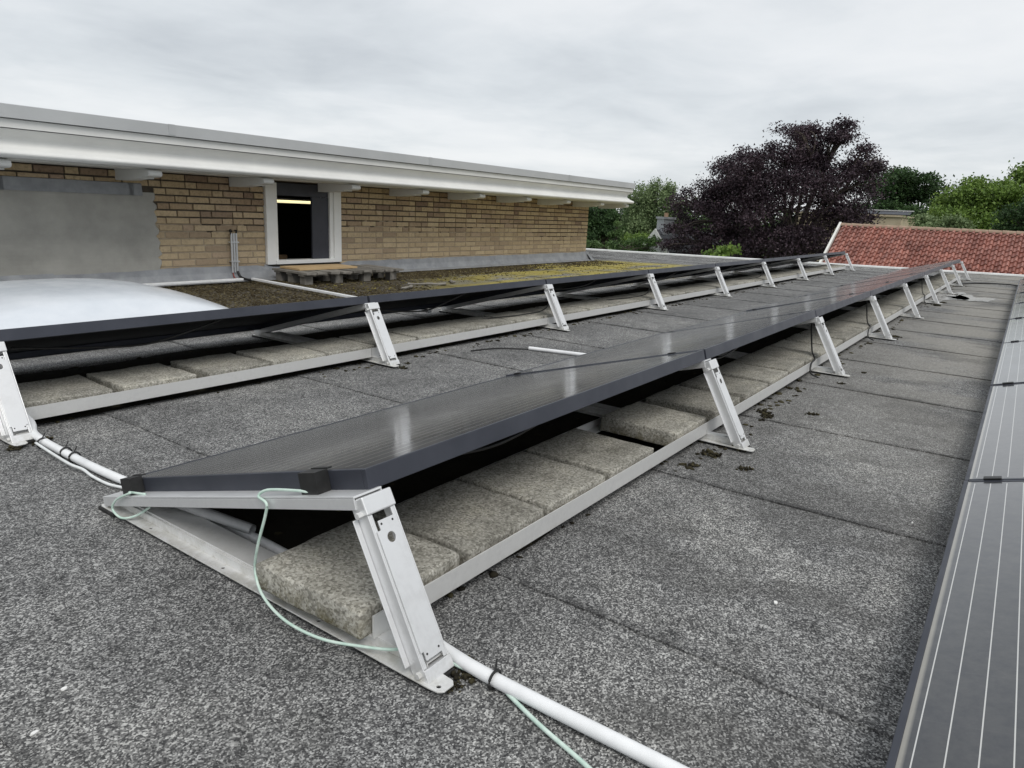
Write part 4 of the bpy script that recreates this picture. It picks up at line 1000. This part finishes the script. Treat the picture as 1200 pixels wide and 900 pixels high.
# beige flat-roofed building with a rail of panels on it
bz = at_x(1028, 253.5, 44.0); by0 = at_x(996, 254, 44.0)[1]; by1 = at_x(1057, 256, 44.0)[1]
bb = empty('beige_building', (44, (by0+by1)/2-0.0, GZ)); tag(bb, 'beige flat roofed building behind the red tiled ridge', 'building')
beige = varied('beige_brick', (0.42, 0.35, 0.24), (0.52, 0.45, 0.33), 2, 0.85)
hw = (by0-by1)/2; by_ = (by0-by1)/2
MB().box(0, 6, -hw, hw+3, 0, bz[2]-GZ).build('wall', beige, bb)
MB().box(-0.08, 6.08, -hw-0.08, hw+3.08, bz[2]-GZ+.002, bz[2]-GZ+0.1).build('roof_edge', beige, bb)
nb_ = empty('roof_panel_rack', (44.6, (by0+by1)/2+0.4, bz[2]+0.1)); tag(nb_, 'distant dark solar panels on the beige flat roofed building', 'solar panels')
for k in range(3):
    MB().add([(0, -0.8, 0.02), (0, 0.8, 0.02), (0.7, 0.8, 0.2), (0.7, -0.8, 0.2), (0.02, -0.8, -0.02), (0.02, 0.8, -0.02), (0.72, 0.8, 0.16), (0.72, -0.8, 0.16)], [(0, 1, 2, 3), (4, 5, 6, 7), (0, 1, 5, 4), (1, 2, 6, 5), (2, 3, 7, 6), (3, 0, 4, 7)]).build('panel', frame_mat, nb_, loc=(0, -1.2+k*1.7, 0.03))
MB().box(0.66, 0.72, -2.1, 3.1, 0.24, 0.29).box(0.62, 0.655, -1.6, -1.55, 0, 0.28).box(0.62, 0.655, 2.4, 2.45, 0, 0.28).build('rail', alu, nb_)

# ---------------------------------------------------------------- trees
def leaf_material(name, cols, trans=0.25):
    M, t, b = mat(name, rough=0.55, spec=0.3)
    gi = N(t, 'ShaderNodeNewGeometry')
    k = math_n(t, 'ADD', math_n(t, 'MULTIPLY', gi.outputs['Random Per Island'], 0.32), math_n(t, 'MULTIPLY', noise(t, gi.outputs['Position'], 0.7, 4, 0.6), 0.68))  # leaf tone, plus lit and shaded clumps painted in by the noise
    col = ramp(t, k, cols); t.links.new(col, b.inputs['Base Color'])
    tr_ = N(t, 'ShaderNodeBsdfTranslucent'); t.links.new(col, tr_.inputs[0])
    mx = N(t, 'ShaderNodeMixShader'); mx.inputs[0].default_value = trans
    out = [n for n in t.nodes if n.type == 'OUTPUT_MATERIAL'][0]
    t.links.new(b.outputs[0], mx.inputs[1]); t.links.new(tr_.outputs[0], mx.inputs[2]); t.links.new(mx.outputs[0], out.inputs[0])
    return M
bark = varied('bark', (0.06, 0.05, 0.04), (0.12, 0.10, 0.085), 5, 0.95, bs=0.6, bd=0.02)
def leaves_at(centres, per, spread, size, r, flat=0.7, droop=0.0):
    n = len(centres)*per
    c = np.repeat(centres, per, 0); off = r.normal(0, 1, (n, 3))*np.array([spread, spread, spread*flat])
    if droop: off[:, 2] -= np.abs(r.normal(0, droop, n)); off[:, :2] *= 0.55
    p = c+off
    nrm = r.normal(0, 1, (n, 3)); nrm[:, 2] += 0.6; nrm /= np.linalg.norm(nrm, axis=1)[:, None]
    a = np.cross(nrm, r.normal(0, 1, (n, 3))); a /= np.linalg.norm(a, axis=1)[:, None]+1e-9
    b_ = np.cross(nrm, a); sz = size*r.uniform(0.6, 1.3, (n, 1))
    V = np.stack([p-a*sz*0.5, p+b_*sz*0.33+nrm*sz*.08, p+a*sz*0.5, p-b_*sz*0.33+nrm*sz*.08], 1).reshape(-1, 3)
    return V, np.arange(n*4).reshape(n, 4)
def tree(name, label, base, lobes, leaf_m, ncl, per, size, seed, spread=0.28, flat=0.6, droop=0.0, group=None, trunk_r=0.25, hollow_=0.45, sub=15):
    """lobes: (centre xyz, radius xyz)"""
    r = np.random.default_rng(seed); rr_ = random.Random(seed)
    t = empty(name, base); tag(t, label, 'tree', group)
    B = np.array(base); wts = np.array([l[1][0]*l[1][1]*l[1][2] for l in lobes])**0.72; wts /= wts.sum()
    cs = []; tw_ = MB(); top = max(lobes, key=lambda l: l[0][2])[0]
    cen = np.mean([l[0] for l in lobes], 0); fork = B+np.array([(cen[0]-B[0])*.3, (cen[1]-B[1])*.3, (min(l[0][2] for l in lobes)-B[2])*0.75])
    tw_.tube(smooth_path([(0, 0, -0.1), tuple((fork-B)*0.5+np.array([.05, .03, 0])), tuple(fork-B)], 4), [trunk_r*(1.15-0.35*i/8) for i in range(9)], 9)
    for (c0, rd), w in zip(lobes, wts):
        k = max(8, int(ncl*w)); c0 = np.array(c0); rd = np.array(rd)
        d = r.normal(0, 1, (k, 3)); d /= np.linalg.norm(d, axis=1)[:, None]
        ms = max(5, k//sub); ds = r.normal(0, 1, (ms, 3)); ds /= np.linalg.norm(ds, axis=1)[:, None]
        sc_ = c0+ds*rd*(hollow_+(0.95-hollow_)*r.random((ms, 1))**0.5)*(1+0.10*r.normal(0, 1, (ms, 1)))
        ch = r.integers(0, ms, k); ss = (0.22+0.20*r.random((ms, 1)))[ch]
        q = sc_[ch]+d*np.maximum(rd, rd.mean()*0.6)*ss*(0.45+0.55*r.random((k, 1)))*np.array([1, 1, 0.75])
        cs.append(q)
        mid_ = (fork+c0)/2+np.array([0, 0, 0.25])
        pth = smooth_path([tuple(fork-B-np.array([0, 0, .2])), tuple(mid_-B), tuple(c0-B)], 4)
        tw_.tube(pth, [trunk_r*0.42*(1-0.75*i/(len(pth)-1)) for i in range(len(pth))], 6)
        for e in q[:: max(1, k//9)]:
            pth = smooth_path([tuple(mid_*0.3+c0*0.7-B), tuple((c0+e)/2-B+r.normal(0, .12, 3)), tuple(e-B)], 3)
            tw_.tube(pth, [trunk_r*0.2*(1-0.8*i/(len(pth)-1)) for i in range(len(pth))], 4, False)
    cs = np.concatenate(cs)-B
    tw_.build('trunk', bark, t, smooth=True)
    V, Fc = leaves_at(cs, per, spread, size, r, flat, droop)
    link_mesh('crown', np_mesh('crown', V, Fc, leaf_m), t)
    return t
def lobes_px(x, items, depth=1.0, grow=1.12):
    out = []
    for u, v, ru, rv, *dx in items:
        X = x+(dx[0] if dx else 0); c0 = at_x(u, v, X); sc = math.dist(c0, CAM)/F_PX
        out.append((tuple(c0), (max(ru, rv)*sc*depth*grow, ru*sc*grow, rv*sc*grow)))
    return out
beech_m = leaf_material('copper_leaf', [(0.22, (0.015, 0.010, 0.015)), (0.42, (0.034, 0.022, 0.031)), (0.6, (0.062, 0.040, 0.052)), (0.8, (0.12, 0.082, 0.095))], 0.15)
lb = lobes_px(37.0, [(976, 172, 28, 26), (1008, 187, 20, 16, 0.5), (955, 170, 32, 22, -0.5), (920, 185, 36, 24), (885, 205, 36, 26, -0.5), (850, 225, 36, 26), (828, 252, 30, 24, -0.6), (806, 284, 24, 18, -0.8),
                     (870, 258, 46, 40), (925, 240, 52, 48, -0.6), (972, 225, 38, 46), (965, 272, 36, 32), (900, 288, 60, 26), (1000, 214, 24, 18, 0.6), (990, 248, 24, 14), (1016, 190, 15, 10), (988, 156, 15, 11), (840, 292, 40, 20), (800, 268, 22, 16), (878, 232, 40, 26), (940, 158, 18, 12), (884, 192, 30, 18), (850, 212, 28, 18), (815, 238, 24, 16)])
bb_ = at_x(930, 300, 37.0)
tree('copper_beech', 'large purple-black copper beech tree behind the flat roof edge', (37.0, float(bb_[1]), GZ), lb, beech_m, 4700, 24, 0.11, 21, 0.20, 0.6, trunk_r=0.30, hollow_=0.35, sub=11)
oak_m = leaf_material('dark_green_leaf', [(0.25, (0.018, 0.036, 0.015)), (0.45, (0.038, 0.075, 0.027)), (0.65, (0.068, 0.128, 0.045)), (0.85, (0.112, 0.188, 0.068))])
light_m = leaf_material('fresh_green_leaf', [(0.25, (0.053, 0.090, 0.018)), (0.45, (0.112, 0.188, 0.038)), (0.65, (0.188, 0.285, 0.060)), (0.85, (0.285, 0.390, 0.098))])
mid_m = leaf_material('mid_green_leaf', [(0.25, (0.033, 0.063, 0.021)), (0.45, (0.068, 0.123, 0.039)), (0.65, (0.120, 0.195, 0.063)), (0.85, (0.180, 0.270, 0.098))])
willow_m = leaf_material('pale_willow_leaf', [(0.25, (0.075, 0.112, 0.045)), (0.45, (0.143, 0.203, 0.090)), (0.65, (0.217, 0.285, 0.135)), (0.85, (0.300, 0.375, 0.195))])
def T(name, label, x, u, items, m_, ncl, per, size, seed, **kw):
    p_ = at_x(u, 280, x); return tree(name, label, (x, float(p_[1]), GZ), lobes_px(x, items), m_, ncl, per, size, seed, **kw)
T('oak_tree', 'rounded dark green tree standing beyond the red tiled roof', 55.0, 1060, [(1057, 215, 26, 18), (1035, 228, 24, 18), (1085, 222, 20, 16), (1075, 245, 32, 24), (1030, 250, 24, 26), (1100, 243, 16, 16), (1060, 262, 40, 18), (1015, 258, 16, 18)], oak_m, 1500, 26, 0.182, 31, spread=0.29)
T('ash_tree', 'bright green leafy tree right of the dark rounded tree', 50.0, 1140, [(1140, 235, 26, 20), (1165, 228, 24, 18), (1122, 250, 18, 16), (1150, 258, 40, 16), (1185, 245, 26, 26), (1180, 265, 24, 14)], light_m, 1400, 26, 0.167, 32, spread=0.26)
T('ash_tree', 'tall fresh green tree with darker shoots above the red roof end', 53.0, 1205, [(1200, 222, 22, 22), (1225, 215, 26, 26), (1215, 250, 34, 28), (1250, 240, 30, 36)], light_m, 1000, 26, 0.175, 33, spread=0.26)
T('shrub_tree', 'small grey-green bush just above the tiled ridge', 33.0, 1100, [(1098, 266, 20, 9), (1120, 268, 14, 8)], willow_m, 260, 26, 0.114, 34, spread=0.16, trunk_r=0.1)
T('yew_tree', 'dark evergreen tree rising over the red ridge beside bright green trees', 36.0, 1202, [(1200, 262, 18, 18), (1225, 258, 16, 26)], oak_m, 420, 26, 0.114, 35, spread=0.16, trunk_r=0.15)
T('willow_tree', 'pale green drooping willow tree left of the purple tree', 48.0, 765, [(768, 226, 24, 14), (748, 240, 22, 18), (785, 242, 18, 20), (765, 258, 32, 22), (790, 265, 20, 22), (745, 272, 20, 20)], willow_m, 1300, 26, 0.152, 36, spread=0.22, flat=0.8, droop=0.5)
T('oak_tree', 'dark green tree between brick attic corner and the pale willow', 52.0, 712, [(708, 255, 22, 14), (700, 272, 24, 18), (725, 270, 20, 18), (690, 262, 24, 20), (735, 255, 14, 14), (655, 260, 30, 22)], oak_m, 1100, 26, 0.167, 37, spread=0.26)
T('conifer', 'small pointed bright green conifer in front of dark tree', 40.0, 723, [(723, 268, 6, 8), (723, 278, 8, 9), (722, 290, 9, 10)], mid_m, 220, 17, 0.12, 38, spread=0.09, trunk_r=0.1)
T('garden_shrub', 'low green garden bushes behind the white roof trim', 36.0, 720, [(705, 293, 20, 8), (735, 291, 20, 9), (760, 290, 16, 9), (680, 292, 20, 10)], mid_m, 420, 26, 0.106, 39, spread=0.14, trunk_r=0.1)
T('garden_shrub', 'mid green bush between the slate house and pale willow', 41.0, 745, [(742, 282, 14, 12), (752, 288, 14, 10)], light_m, 260, 26, 0.106, 40, spread=0.16, trunk_r=0.1)
T('sapling', 'yellow green sapling shoots in front of the purple tree', 20.0, 848, [(846, 296, 9, 4), (855, 292, 7, 3), (838, 300, 9, 5)], light_m, 36, 12, 0.13, 41, spread=0.12, trunk_r=0.04)
# far belt of wood closing the view
pts = []
rb2 = np.random.default_rng(77)
for k in range(1500):
    a = rb2.uniform(-0.55, 1.35); d = rb2.uniform(85, 125); h = rb2.uniform(0, 1)
    pts.append((CAM[0]+d*math.cos(a), CAM[1]+d*math.sin(a), GZ+0.4+h*(4.2+1.2*math.sin(a*23)+1.1*math.sin(a*51+1))))
V, Fc = leaves_at(np.array(pts), 22, 0.95, 0.7, rb2, 0.7)
o = link_mesh('distant_wood', np_mesh('distant_wood', V, Fc, mid_m)); tag(o, 'distant belt of green trees closing the horizon', 'wood', kind='stuff')
